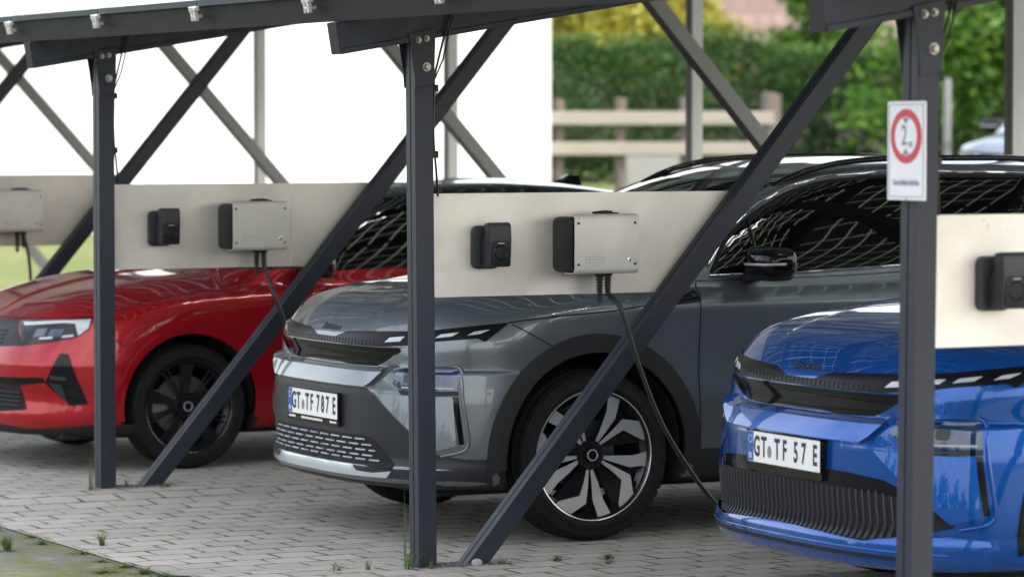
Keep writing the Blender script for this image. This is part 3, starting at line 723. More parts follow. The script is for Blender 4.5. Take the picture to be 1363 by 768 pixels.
    car_gaps('panel_gap',F,[('c',[(.487,-.899,.911),(.563,-.909,.922)],.007),('y',[(.54,-.91,.919),(.70,-.92,.934),(.975,-.931,.952),(1.118,-.928,.968),(1.30,-.92,.992)],.007),
        ('y',[(.502,-.901,.904),(.60,-.92,.852),(.683,-.926,.808)]),('y',[(1.43,-.88,1.06),(1.405,-.93,.97),(1.398,-.93,.66),(1.408,-.92,.345)],.006),
        ('y',[(2.60,-.87,1.10),(2.60,-.93,.97),(2.60,-.93,.345)],.006),('y',[(1.43,-.88,1.066),(2.2,-.88,1.077),(3.3,-.85,1.12)],.004)],root)
    mirror_unit(root,(1.69,1.045,1.15),(.088,.125,.068),'gloss_black')
    for s in (-1,1):
        rl=MB(); q=np.array([(x,s*(.605-.02*abs(x-2.9)),0) for x in np.linspace(1.98,3.95,24)]); Pq=cast(F,q[:,:2],Proj('z')); e=np.linspace(-1,1,24)
        Pq[:,2]+=.030*(1-np.abs(e)**6)-.004; rl.tube(Pq.tolist(),.014,8); rl.build('roof_rail',M['gloss_black'],root,60)
    fin=MB(); 
    zt=float(cast(F,np.array([[3.83,0.]]),Proj('z'))[0,2])-.006
    for w0,w1,h0,h1 in ((.034,.030,0,.012),(.028,.004,.01,.062)):
        fin.add([(3.70,-w0*.3,zt+h0),(3.90,-w0,zt+h0-.01),(3.90,w0,zt+h0-.01),(3.70,w0*.3,zt+h0),(3.70+.16*(h1>.05)+.01,-w1*.5,zt+h1),(3.895,-w1,zt+h1),(3.895,w1,zt+h1),(3.70+.16*(h1>.05)+.01,w1*.5,zt+h1)],[(0,3,2,1),(4,5,6,7),(0,1,5,4),(1,2,6,5),(2,3,7,6),(3,0,4,7)])
    fin.build('roof_antenna',M['gloss_black'],root,30)
    MB().box((.25,-.70,.17),(4.25,.70,.24)).build('underbody',M['well_black'],root)
    for x in (F.wf,F.wr):
        for s in (-1,1): make_wheel(root,x,s*F.track,F.rw-drop,F.rw,.277,.235,'two_tone',0 if s<0 else math.pi)
    # rear
    return root
def F_x(F,y,z):
    """x of the nose surface at |y|, z"""
    key=(id(type(F)),round(y,4),round(z,4))
    o=np.array([[0.,-abs(y),z]]); t=np.linspace(-.3,1.0,1301); f=F(t,np.full_like(t,-abs(y)),np.full_like(t,z),False); i=np.where(f<0)[0]
    return float(t[i[0]]) if len(i) else .3
simple('slat_grey_dark',(.04,.042,.05),.3,.1)
def hatch(root,paintname):
    F=HATCH()
    def mf(c,n):
        r=np.minimum(np.hypot(c[:,0]-F.wf,c[:,2]-F.rw),np.hypot(c[:,0]-F.wr,c[:,2]-F.rw))
        m=np.where((r<.385)|(c[:,2]<.19)&(n[:,2]<-.5),1,0)
        return np.where((c[:,2]>1.0)&(c[:,0]>1.1),2,m)
    body_mesh('body',F,mf,[M[paintname],M['well_black'],M['paint_black']],root)
    vis=full([(.129,0,.742),(.15,-.42,.746),(.16,-.44,.70),(.121,-.564,.624),(.06,-.35,.612),(.05,0,.610)])
    v=patch('grille_visor',F,vis,Proj('c'),M['plastic_dark'],root,off=.003,sp=.025)
    br=MB()
    for z in (.632,.652,.672,.692): surf_tube(br,F,[(F_x(F,abs(y),z),y,z) for y in np.linspace(-.36,.36,25)],Proj('c'),.004,.006,.03,5)
    br.build('visor_bars',M['ink_black'],v,60,fix=False)
    hd=[(.15,-.425,.745),(.30,-.68,.757),(.399,-.799,.768),(.373,-.826,.712),(.31,-.797,.670),(.20,-.69,.643),(.121,-.566,.624)]
    for h in pair('headlight',F,hd,'c',M['dark_glass'],root,off=.004,sp=.02,rad=.004):
        s=1 if sum(q.co.y for q in h.data.vertices)>0 else -1
        def add(name,mat,pts,off=.006):
            pts=[(x,s*abs(y),z) for x,y,z in pts]; pts=pts if s<0 else pts[::-1]
            patch(name,F,pts,Proj('c'),M[mat],h,off=off,sp=.015,thick=.003,rad=.002)
        add('running_light','lens_white',[(.151,-.472,.736),(.395,-.80,.760),(.37,-.821,.716),(.324,-.804,.680),(.312,-.775,.738),(.30,-.70,.740),(.147,-.504,.720)])
        for y0,y1 in ((.60,.66),(.68,.74)): add('lamp_lens','lens_blue',[(F_x(F,y,z),y,z) for y,z in ((y0,.665),(y1,.675),(y1,.712),(y0,.708))],.0055)
        for y0,y1,z in ((.64,.707,.655),(.747,.788,.668)): add('lamp_strip','lens_white',[(F_x(F,y,q),y,q) for y,q in ((y0,z),(y1,z+.006),(y1,z+.017),(y0,z+.010))],.0062)
    tri=[(.236,-.768,.590),(.271,-.798,.590),(.354,-.853,.335),(.276,-.807,.328),(.172,-.721,.440)]
    for t in pair('air_intake',F,tri,'c',M['gloss_black'],root,off=.004,sp=.02,rad=.006):
        s=1 if sum(q.co.y for q in t.data.vertices)>0 else -1
        for pts in ([(.2,-.735,.44),(.25,-.775,.43),(.27,-.79,.345),(.22,-.755,.40)],[(.2,-.74,.48),(.26,-.80,.47),(.26,-.80,.455),(.2,-.74,.46)]):
            pts=[(x,s*abs(y),z) for x,y,z in pts]; patch('intake_vane',F,pts if s<0 else pts[::-1],Proj('c'),M['plastic_bumper'],t,off=.008,sp=.02,thick=.006,rad=.002)
    patch('bumper_strip',F,full([(.0,0,.452),(.037,-.422,.459),(.163,-.712,.467),(.172,-.725,.443),(.1,-.60,.424),(.038,-.417,.417),(0,0,.412)]),Proj('c'),M['gloss_black'],root,off=.004,sp=.025)
    lg=patch('bumper_grille',F,full([(0,0,.408),(.038,-.417,.413),(.087,-.577,.421),(.108,-.622,.301),(.033,-.431,.282),(0,0,.278)]),Proj('c'),M['well_black'],root,off=.003,sp=.025)
    br=MB()
    for z in (.385,.362,.339,.316): surf_tube(br,F,[(F_x(F,abs(y),z),y,z) for y in np.linspace(-.58,.58,40)],Proj('c'),.005,.006,.03,5)
    br.build('grille_bars',M['plastic_dark'],lg,60,fix=False)
    patch('bumper_lip',F,full([(0,0,.218),(.04,-.41,.215),(.131,-.62,.20),(.376,-.852,.225),(.60,-.90,.225),(.6,-.88,.172),(.35,-.80,.170),(.1,-.5,.170),(0,0,.170)]),Proj('c'),M['plastic_dark'],root,off=.004,sp=.03,rad=.006)
    number_plate(root,-.012,.51,(('G',-.185),('T',-.135),('E',.21)),'ink_black')
    for c in (F.wf,F.wr):
        a=arc(c,F.rw,.400,-12,192,-.9); bb=arc(c,F.rw,.362,192,-12,-.9)
        pair('wheel_arch',F,a+bb,'y',M[paintname],root,off=.0035,sp=.02,thick=.045,rad=0)
    win=[(1.50,-.85,.985),(2.146,-.845,.995),(3.0,-.83,1.01),(3.6,-.75,1.06),(3.72,-.7,1.16),(3.55,-.66,1.28),(3.0,-.64,1.355),(2.45,-.65,1.372),(2.229,-.675,1.352),(2.024,-.732,1.265),(1.81,-.80,1.14),(1.62,-.83,1.04)]
    for q in pair('side_window',F,win,'y',M['dark_glass'],root,off=.004,sp=.035,rad=.01):
        s=1 if sum(v.co.y for v in q.data.vertices)>0 else -1
        pi=MB(); surf_tube(pi,F,[(1.70,s*.8,.99),(1.72,s*.8,1.08)],Proj('y',s),.01,.003,.03); pi.build('window_divider',M['gloss_black'],q,60,fix=False); pi=MB(); surf_tube(pi,F,[(2.52,s*.8,1.0),(2.58,s*.7,1.37)],Proj('y',s),.03,-.018,.03,8); pi.build('window_pillar',M['gloss_black'],q,60,fix=False)
    patch('windscreen',F,full([(1.08,0,1),(1.12,-.3,1),(1.24,-.58,1),(1.40,-.755,1.1),(1.75,-.69,1.2),(2.14,-.58,1.4),(2.08,-.3,1.4),(2.04,0,1.4)]),Proj('z'),M['dark_glass'],root,off=.003,sp=.04,rad=.03)
    car_gaps('panel_gap',F,[('y',[(1.36,-.92,.96),(1.350,-.926,.635),(1.362,-.904,.20)],.006),('y',[(2.52,-.92,.98),(2.5,-.92,.22)],.006),('c',[(.399,-.80,.772),(.50,-.87,.80)],.006),('y',[(.47,-.88,.79),(.7,-.9,.855),(1.0,-.9,.895),(1.30,-.88,.945)],.006),('c',[(.13,0,.752),(.15,-.42,.755),(.399,-.80,.776)],.006),('y',[(.40,-.88,.70),(.55,-.92,.62)],.004)],root)
    mirror_unit(root,(1.56,1.0,1.03),(.08,.115,.062),'paint_black')
    fin=MB(); zt=float(cast(F,np.array([[3.55,0.]]),Proj('z'))[0,2])-.008
    fin.add([(3.44,-.012,zt),(3.66,-.034,zt-.03),(3.66,.034,zt-.03),(3.44,.012,zt),(3.58,-.006,zt+.066),(3.655,-.006,zt+.062),(3.655,.006,zt+.062),(3.58,.006,zt+.066)],[(0,3,2,1),(4,5,6,7),(0,1,5,4),(1,2,6,5),(2,3,7,6),(3,0,4,7)])
    fin.build('roof_antenna',M['gloss_black'],root,30)
    MB().box((.25,-.76,.15),(4.1,.76,.22)).build('underbody',M['well_black'],root)
    for x in (F.wf,F.wr):
        for s in (-1,1): make_wheel(root,x,s*F.track,F.rw-.015,F.rw,.238,.205,'black',0 if s<0 else math.pi)
    return root
def gz(y): 
    K=((-1.35,.020),(-.35,0),(.12,0),(.55,-.033),(2.85,-.033),(3.3,0),(3.66,0),(4.1,-.015),(30,-.015))
    if y<=K[0][0]: return K[0][1]
    for (a,p),(b,q) in zip(K,K[1:]):
        if y<=b: t=(y-a)/(b-a); t=t*t*(3-2*t); return p+(q-p)*t
    return K[-1][1]
red=empty('parked_car',(-.07,5.215,0)); hatch(red,'paint_red')
tag(red,'red hatchback with black roof and black wheels on the charging cable','car','cars parked under the carport')
grey=empty('parked_car',(.30,1.62,0)); suv(grey,'paint_grey','plain',(('G',-.196),('T',-.148),('T',-.056),('F',-.008),('7',.058),('8',.107),('7',.156),('E',.224)),'ink_black',.033)
tag(grey,'dark grey sport utility car with two-tone wheels in the middle bay','car','cars parked under the carport')
blue=empty('parked_car',(.585,-1.80,.020),R(-2.5)); suv(blue,'paint_blue','sport',(('G',-.192),('T',-.140),('T',-.044),('F',.010),('5',.090),('7',.145),('E',.224)),'ink_plum')
tag(blue,'bright blue sport utility car with finned black grille and front splitter','car','cars parked under the carport')
# ---- the carport -------------------------------------------------------------------
car_port=empty('carport',(0,0,0)); tag(car_port,'dark steel carport with glass solar roof on leaning braces','carport')
SL=math.atan(.1667); CS,SN=math.cos(SL),math.sin(SL)
def TR(s,y,n): return (s*CS-n*SN,y,2.193+s*SN+n*CS)      # along the roof slope, along the row, off the slope
D=.083
def cprof(w,d,g=.010,k=.007):
    """channel outline with a groove in the face at u=0"""
    return [(0,0),(0,d*.5-k/2),(g,d*.5-k/2),(g,d*.5+k/2),(0,d*.5+k/2),(0,d),(w,d),(w,0)]
FR=range(-1,6)
LEAN={0:(.012,-.006),1:(.004,.004),-1:(-.012,.010)}
simple("steel_purlin_shaded",(.008,.009,.012),.55,.0,Specular_IOR_Level=.25); simple("steel_back",(.10,.105,.115),.45,.3); simple("steel_mid",(.16,.16,.165),.45,.3)  # purlin steel: shade under the roof overhang put into a darker base colour
for j in FR:
    y=j*S; g=gz(y)
    # front post
    b0,t0=LEAN.get(j,(0,0))
    pr=cprof(.079,D); vs=[];n=len(pr)
    p=MB(); p.add([(u+b0,y+v,g-.05) for u,v in pr]+[(u+t0,y+v,2.10) for u,v in pr],[tuple(range(n))[::-1],tuple(range(n,2*n))]+[(i,(i+1)%n,n+(i+1)%n,n+i) for i in range(n)])
    post=p.build('post',M['steel_dark'],car_port,bevel=.002)
    # bracket plates and bolts
    for sgn in (0,1):
        yy=y-.011 if sgn==0 else y+D+.005
        k=MB(); k.prism([(-.028,2.095),(.088,2.12),(.083,1.945),(.078,1.900),(.0,1.885),(-.004,1.94)],0,.006,lambda u,v,w: (u+t0,yy+w,v)); k.build('bracket_plate',M['steel_dark'],post,bevel=.0015)
    for bx,bz,r in ((.013,2.072,.009),(.048,2.078,.009),(.048,1.968,.013)):
        k=MB(); k.lathe([(0,.016),(r*.75,.016),(r,.011),(r,0)],6,lambda a,b,c:(bx+t0+a,y-.011-c,bz+b)); k.lathe([(r*1.0,.004),(r*1.35,.004),(r*1.4,0)],18,lambda a,b,c:(bx+t0+a,y-.011-c,bz+b)); k.build('bolt',M['bolt_zinc'],post,25)
    c=MB(); wx=.086
    c.tube([(.16,y-.014,2.20),(.13,y-.016,2.14),(.105,y+.0,2.02),(.09,y+.02,1.93),(wx,y+.02,1.75),(wx+.003,y+.02,1.66),(wx+.018,y+.03,1.56),(wx+.035,y+.05,1.46)],.0045,6)
    c.tube([(.17,y-.014,2.21),(.145,y-.016,2.13),(.12,y+.0,2.00),(wx+.004,y+.035,1.90),(wx+.002,y+.035,1.72),(wx+.002,y+.035,1.46)],.0035,6)
    cab=c.build('post_cable',M['cable_black'],post,60)
    for zc in (1.885,1.625): MB().box((wx-.008,y+.004,zc-.014),(wx+.016,y+.05,zc+.014)).build('cable_clip',M['plastic_dark'],cab,bevel=.002)
    # brace, rafter, back post, back brace
    dx,dz=1.827,2.133; L=math.hypot(dx,dz); ux,uz=dx/L,dz/L
    def brace(name,x0,sx,zt):
        pr=cprof(.076,D); bm=MB(); n=len(pr); bot=[];top=[]
        for u,v in pr:
            # u runs square to the brace; cut level at the ground, along the slope at the top
            px,pz=x0+sx*u*uz,-u*ux
            k=(g-.03-pz)/uz; bot.append((px+sx*ux*k,y+v,pz+uz*k))
            a=(2.060-.005-pz+.1667*px)/(uz-.1667*sx*ux); top.append((px+sx*ux*a,y+v,pz+uz*a))
        bm.add(bot+top,[tuple(range(n)),tuple(range(n,2*n))[::-1]]+[(i,(i+1)%n,n+(i+1)%n,n+i) for i in range(n)])
        return bm.build(name,M['steel_dark' if sx>0 else 'steel_back'],car_port,bevel=.002)
    brace('brace',.219,1,0)
    rf=MB(); s0,s1=-.345,6.15
    rp=[(-.006,-.125),(-.006,-.105),(.002,-.103),(.002,-.006),(-.006,-.004),(-.006,0),(D+.005,0),(D+.005,-.125)]   # channel with a lip
    n=len(rp); rf.add([TR(s0,y+a,b) for a,b in rp]+[TR(s1,y+a,b) for a,b in rp],[tuple(range(n)),tuple(range(n,2*n))[::-1]]+[(i,(i+1)%n,n+(i+1)%n,n+i) for i in range(n)])
    raf=rf.build('rafter',M['steel_dark'],car_port,bevel=.0012)
    MB().box((s0-.004,y+.0,-.122),(s0,y+D,-.003),T=TR).build('rafter_cap',M['plastic_dark'],raf)
    if j>=0:
        pb=MB(); pr=cprof(.079,D); n=len(pr); pb.add([(5.338+u,y+v,-.05) for u,v in pr]+[(5.338+u,y+v,2.06+.1667*(5.338+u)) for u,v in pr],[tuple(range(n))[::-1],tuple(range(n,2*n))]+[(i,(i+1)%n,n+(i+1)%n,n+i) for i in range(n)])
        pb.build('back_post',M['steel_pale'],car_port,bevel=.002)
        # back brace rises towards the front
        pr=[(0,0),(0,D),(.076,D),(.076,0)]; bm=MB(); ux2,uz2=-.676,.737; bot=[];top=[]
        for u,v in pr:
            px,pz=5.20-u*uz2*-1,u*ux2*-1*-1
            px=5.22+u*uz2; pz=-u*ux2*-1*-1
            pz=u*.676; k=(-.03-pz)/uz2; bot.append((px+ux2*k,y+v,pz+uz2*k)); a=(2.055-pz+.1667*px)/(uz2-.1667*ux2); top.append((px+ux2*a,y+v,pz+uz2*a))
        bm.add(bot+top,[(0,1,2,3),(7,6,5,4)]+[(i,(i+1)%4,4+(i+1)%4,4+i) for i in range(4)]); bm.build('back_brace',M['steel_mid'],car_port,bevel=.002)
Y0,Y1=-S-2.3,5*S+.4
for s in (-.29,1.05,2.45,3.85,5.25,6.05):
    pm=MB(); pr=[(-.03,0),(.032,0),(.032,.012),(-.018,.014),(-.018,.092),(.032,.094),(.032,.104),(-.03,.104)]; n=len(pr)
    pm.add([TR(s+a,Y0,.001+b) for a,b in pr]+[TR(s+a,Y1,.001+b) for a,b in pr],[tuple(range(n)),tuple(range(n,2*n))[::-1]]+[(i,(i+1)%n,n+(i+1)%n,n+i) for i in range(n)])
    pm.build('purlin',M['steel_purlin_shaded'],car_port)
MW=S/3
def module(s,y,ln):
    me=bpy.data.meshes.new('solar_module'); a=(s,y+.008); b=(s+ln-.012,y+MW-.008)
    vs=[TR(*q,.130) for q in ((a[0],a[1]),(b[0],a[1]),(b[0],b[1]),(a[0],b[1]))]; me.from_pydata(vs,[],[(0,1,2,3)]); uv=me.uv_layers.new(name='UVMap')
    w,h=b[0]-a[0],b[1]-a[1]
    for i,q in enumerate(((0,0),(w,0),(w,h),(0,h))): uv.data[i].uv=(q[0]+.0867,q[1]+.05)
    me.materials.append(M['solar_glass']); o=bpy.data.objects.new('solar_module',me); COL.objects.link(o); o.parent=car_port
    f=MB(); t=.012
    for p0,p1 in (((a[0]-t,a[1],.105),(a[0],b[1],.1305)),((b[0],a[1],.105),(b[0]+.003,b[1],.1305)),((a[0],a[1]-.006,.105),(b[0],a[1],.1305)),((a[0],b[1],.105),(b[0],b[1]+.006,.1305))): f.box(p0,p1,T=TR)
    f.build('module_frame',M['module_frame'],o)
    return o
nm=0
for j in range(-9,15):
    y=.21+j*MW
    if y>Y1-MW or y<Y0: continue
    for r in range(3): module(-.345+.012+r*2.14,y,2.13); nm+=1
    k=MB()                                                   # bright clamp under the eave
    k.box((-.375,y-.026,.085),(-.345,y+.026,.107),T=TR); k.box((-.372,y-.022,.045),(-.352,y-.006,.085),T=TR); k.box((-.372,y+.006,.045),(-.352,y+.022,.085),T=TR); k.box((-.372,y-.014,.055),(-.33,y+.014,.07),T=TR)
    k.build('module_clamp',M['clamp_metal'],car_port,bevel=.003)
# ---- sheets, chargers, sockets, cables ---------------------------------------------
def place_words(j): return {2:'farthest left',1:'beside the red car',0:'beside the grey car',-1:'beside the blue car'}[j]
PY=.088
def make_panel(j,dz):
    y=j*S; z0,z1=1.0525+dz,1.4631+dz; r=lambda z: .219+z*.851+.07
    root=empty('mounting_sheet',(0,y+PY,0))
    def sheet(name,xa,xb0,xb1):
        m=MB(); vs=[(xa,0,z0),(xb0,0,z0),(xb1,0,z1),(xa,0,z1)]; vs+=[(x,.003,z) for x,_,z in vs]
        m.add(vs,[(0,1,2,3),(7,6,5,4),(0,4,5,1),(1,5,6,2),(2,6,7,3),(3,7,4,0)]); return m.build(name,M['sheet_alu'],root)
    if j!=1: sheet('metal_sheet',.01,r(z0),r(z1))
    else: sheet('metal_sheet',.01,1.045,1.045); sheet('metal_sheet',1.047,r(z0),r(z1))
    return root
DZ={0:.007,1:-.004,-1:-.004,2:-.002}
PLAB={0:'pale metal sheet over the grey car hood, holding charger and socket',1:'metal sheet above the red car hood with socket and charger',2:'dim metal sheet at the far left behind the first post',-1:'bright metal sheet over the blue car at the right edge'}
for j in (2,1,0,-1): tag(make_panel(j,DZ[j]),PLAB[j],'metal sheet','metal sheets between posts and braces')
def make_charger():
    r=empty('charging_station'); T=lambda u,v,w:(u,-w,v)
    MB().prism(rrect(.655,1.143,.935,1.366,.03),0.0,.165,T).build('housing',M['charger_black'],r,40,bevel=.003)
    cv=MB(); n=9                                             # bent metal cover: front plate with rolled top and bottom
    pr=[]; zt,zb=1.378,1.140; R0=.022
    pr+=[(zt,.10),(zt,.188-R0)]+[(zt-R0+R0*math.cos(R(a)),.188-R0+R0*math.sin(R(a))) for a in (30,60,90)]+[(zb+R0+R0*math.cos(R(a)),.188-R0+R0*math.sin(R(a))) for a in (90,120,150,180)]+[(zb,.10)]
    inn=[(z+(-.003 if z>1.26 else .003),w-.0 if w<.16 else w-.003) for z,w in pr]
    po=pr+inn[::-1]; k=len(po)
    x0,x1=.655,.948
    cv.add([(x0,-w,z) for z,w in po]+[(x1,-w,z) for z,w in po],[(i,i+1,k-2-i,k-1-i) for i in range(len(pr)-1)]+[(k+i+1,k+i,k+k-1-i,k+k-2-i) for i in range(len(pr)-1)]+[(i,(i+1)%k,k+(i+1)%k,k+i) for i in range(k)])
    c=cv.build('cover',M['cover_alu'],r,40)
    for x,z in ((.672,1.343),(.930,1.343),(.672,1.178),(.930,1.178)): MB().lathe([(0,.1915),(.005,.1915),(.0055,.187)],12,lambda a,b,w:(x+a,-w,z+b)).build('screw',M['plastic_dark'],c,40)
    l=MB(); l.lathe([(0,.193),(.008,.1925),(.011,.187)],18,lambda a,b,w:(.903+a,-w,1.196+b)); l.build('key_lock',M['chrome'],c,30); MB().box((.9015,-.1945,1.190),(.9045,-.1925,1.202)).build('key_slot',M['ink_black'],c)
    s=MB()
    for x0_,x1_,z in ((.705,.79,1.185),(.705,.79,1.198),(.705,.79,1.209)): s.box((x0_,-.1884,z),(x1_,-.1876,z+.0012))
    for x in (.705,.72,.789): s.box((x,-.1884,1.185),(x+.0012,-.1876,1.21))
    s.build('engraved_label',M['ink_grey'],c)
    for x,ln in ((.820,.125),(.857,.098)):
        pf=[(.021,.0),(.021,-.006)]
        for i in range(9):
            z=-.012-i*.009; q=.0175-i*.0006; pf+=[(q,z),(q,z-.004),(q-.006,z-.0045),(q-.006,z-.0085)]
        MB().lathe([(a,b) for a,b in pf],18,lambda a,b,w:(x+a,-.095+b,1.143+w*ln/.095)).build('cable_gland',M['plastic_dark'],r,30)
    h=MB(); h.tube([(.785,-.10,1.383),(.82,-.09,1.3865),(.85,-.085,1.388),(.885,-.08,1.3855)],.0035,8); h.box((.795,-.125,1.378),(.89,-.075,1.3835)); h.box((.825,-.11,1.383),(.845,-.085,1.390)); h.build('lid_latch',M['plastic_dark'],r,40)
    return r
def make_socket():
    r=empty('charging_socket'); T=lambda u,v,w:(u,-w,v)
    b=MB(); b.prism(rrect(.284,1.163,.405,1.334,.026),0,.022,T); b.build('socket_base',M['socket_grey'],r,40,bevel=.004)
    # hooded head: wedge with a slanting mouth
    h=MB(); pr=[(.015,1.171),(.015,1.255),(.050,1.287),(.056,1.345),(.088,1.349),(.104,1.338),(.108,1.282),(.100,1.172)]
    n=len(pr); a0,a1=.316,.415
    h.add([(a0,-w,z) for w,z in pr]+[(a1,-w,z) for w,z in pr],[tuple(range(n)),tuple(range(n,2*n))[::-1]]+[(i,(i+1)%n,n+(i+1)%n,n+i) for i in range(n)]); hd=h.build('socket_hood',M['socket_grey'],r,40,bevel=.008)
    m=MB(); m.prism(rrect(.324,1.180,.408,1.276,.014),.09,.1085,T); m.build('socket_mouth',M['charger_black'],r,40,bevel=.002)
    q=MB(); q.lathe([(.026,.1085),(.0285,.1115),(.031,.1085)],32,lambda a,b,w:(.366+a,-w,1.228+b)); q.build('socket_ring',M['gloss_black'],r,40)
    MB().box((.352,-.1105,1.264),(.380,-.1078,1.268)).build('socket_lamp',M['slat_grey'],r)
    return r
CL={0:'clean metal-fronted wall charger on the sheet over the grey car',1:'metal-fronted wall charger on the sheet above the red car',2:'shaded metal-fronted wall charger at the left edge of the photo'}
KL={0:'black charging socket left of the charger over the grey car',1:'black charging socket left of the charger above the red car',-1:'black charging socket on the sheet at the right edge'}
ch=make_charger(); so_=make_socket()
for i,j in enumerate((0,1,2)):
    o=ch if i==0 else copy_tree(ch); o.location=(0,j*S+PY,DZ[j]); tag(o,CL[j],'charger','wall chargers')
for i,j in enumerate((0,1,-1)):
    o=so_ if i==0 else copy_tree(so_); o.location=(0,j*S+PY,DZ[j]); tag(o,KL[j],'socket','charging sockets')
def cat(pts,n=8):
    P=[Vector(p) for p in pts]; P=[P[0]*2-P[1]]+P+[P[-1]*2-P[-2]]; out=[]
    for i in range(1,len(P)-2):
        for k in range(n):
            t=k/n; a,b,c,d=P[i-1:i+3]; out.append(.5*((2*b)+(c-a)*t+(2*a-5*b+4*c-d)*t*t+(3*b-a-3*c+d)*t**3))
    out.append(P[-2]); return out
def cable(pts,label,r=.0095):
    o=MB().tube(cat(pts),r,10).build('charging_cable',M['cable_black'],None,60); tag(o,label,'cable','charging cables')
cable([(.855,-.007,1.12),(.861,-.01,1.06),(.885,-.07,1.0),(.955,-.075,.793),(1.062,-.08,.546),(1.186,-.08,.358),(1.320,-.08,.201),(1.48,-.09,.06),(1.75,-.12,.012),(2.3,-.2,.012),(3.2,-.4,.03)],'black cable hanging from the charger over the grey car, past its wheel')
cable([(.855,S-.007,1.12),(.862,S-.02,1.037),(.885,S-.08,.908),(.941,S-.08,.766),(1.02,S-.08,.5),(1.15,S-.1,.2),(1.35,S-.12,.04),(1.9,S-.15,.011),(3,S-.2,.011)],'black cable hanging from the charger above the red car')
cable([(.855,2*S-.007,1.12),(.866,2*S-.05,1.03),(.872,2*S-.08,.89),(.88,2*S-.1,.5),(.95,2*S-.12,.1),(1.2,2*S-.15,.011),(2.6,2*S-.2,.011)],'black cable hanging straight down at the left edge of the photo')
# ---- height limit sign ---------------------------------------------------------------
sg=empty('height_sign',(-.030,-S+.0045,0)); tag(sg,'white height limit sign with red ring on the right post','sign')
mt=Matrix.Translation((0,0,0))@FRONT
Tm=lambda u,v,w: tuple(mt@Vector((u,v,w)))
MB().prism(rrect(-.1015,1.508,.1015,1.808,.004),-.004,0,Tm).build('sign_board',M['sign_white'],sg)
bd=MB()
for a,b in (((-.0925,1.517),(.0925,1.519)),((-.0925,1.797),(.0925,1.799)),((-.0925,1.517),(-.0905,1.799)),((.0905,1.517),(.0925,1.799))): bd.prism([a,(b[0],a[1]),b,(a[0],b[1])],.0003,.0012,Tm)
bd.build('sign_border',M['ink_grey'],sg)
cz=1.702
MB().prism(circ(0,cz,.083,48),.0004,.0014,Tm).build('sign_ring',M['sign_red'],sg)
MB().prism(circ(0,cz,.0585,48),.0012,.0022,Tm).build('sign_disc',M['sign_white'],sg)
tr=MB(); tr.prism([(-.018,cz+.056),(.018,cz+.056),(0,cz+.036)],.002,.003,Tm); tr.prism([(-.018,cz-.056),(0,cz-.036),(.018,cz-.056)],.002,.003,Tm); tr.build('height_arrows',M['ink_grey'],sg)
text_mesh('sign_digit','2',.088,M['ink_grey'],sg,mt@Matrix.Translation((-.008,cz,.0026)),.0005,.001,.72)
text_mesh('sign_unit','m',.036,M['ink_grey'],sg,mt@Matrix.Translation((.026,cz-.022,.0026)),.0005,.0006,.8)
text_mesh('sign_caption','Durchfahrtshöhe',.026,M['ink_grey'],sg,mt@Matrix.Translation((0,1.561,.0008)),.0005,.0003,.80)
MB().lathe([(0,.002),(.004,.0015),(.005,0)],12,lambda a,b,w: Tm(a,b+1.512,w)).build('sign_rivet',M['bolt_zinc'],sg)
# ---- ground ----------------------------------------------------------------------------
def grid_mesh(name,xs,ys,zf,mat):
    m=MB(); nx,ny=len(xs),len(ys); m.add([(x,y,zf(x,y)) for x in xs for y in ys],[(i*ny+k,(i+1)*ny+k,(i+1)*ny+k+1,i*ny+k+1) for i in range(nx-1) for k in range(ny-1)])
    o=m.build(name,mat,None,180); o['kind']='structure'; return o
def terr(x,y): 
    sm=lambda a,b,t: (lambda q:q*q*(3-2*q))(max(0,min(1,(t-a)/(b-a))))
    return -.03+.70*max(0,min(1,(x-6.6)/9.0))+.31*sm(15.4,17.2,x)+.30*sm(20,30,y)*(1-sm(8,16,x))
grid_mesh('pavement',[-.86]+[i*.5 for i in range(-1,14)],[-14+i*.25 for i in range(150)],lambda x,y: gz(y),M['paving_blocks'])
grid_mesh('added_road',[-40,-20,-8,-2.1],[-40,-20,0,20,40,90],lambda x,y:-.008,M['added_asphalt'])  # unseen road, added to darken reflections in the car fronts and cut bounce light
grid_mesh('verge',[-2.2]+[-2.1+.13*i for i in range(10)]+[-.80],[-40,-20,-14]+[-4+.25*i for i in range(50)]+[20,40,90],lambda x,y: gz(y)*max(0,min(1,(x+2.1)/1.0))-.012+(0 if x<-1.2 else .008*(x+1.2)/.4) ,M['verge_gravel'])
grid_mesh('ground',[-700,-300,-100,-41,-20,0,4,6.6,8,10,12,14,15.4,15.8,16.2,16.6,17.2,18,22,30,50,100,300,700],[-700,-300,-60,-41,-15,0,10,20,22,24,26,28,30,34,40,60,100,300,700],lambda x,y: terr(x,y)-(.05 if x<6.7 else 0),M['lawn_grass'])
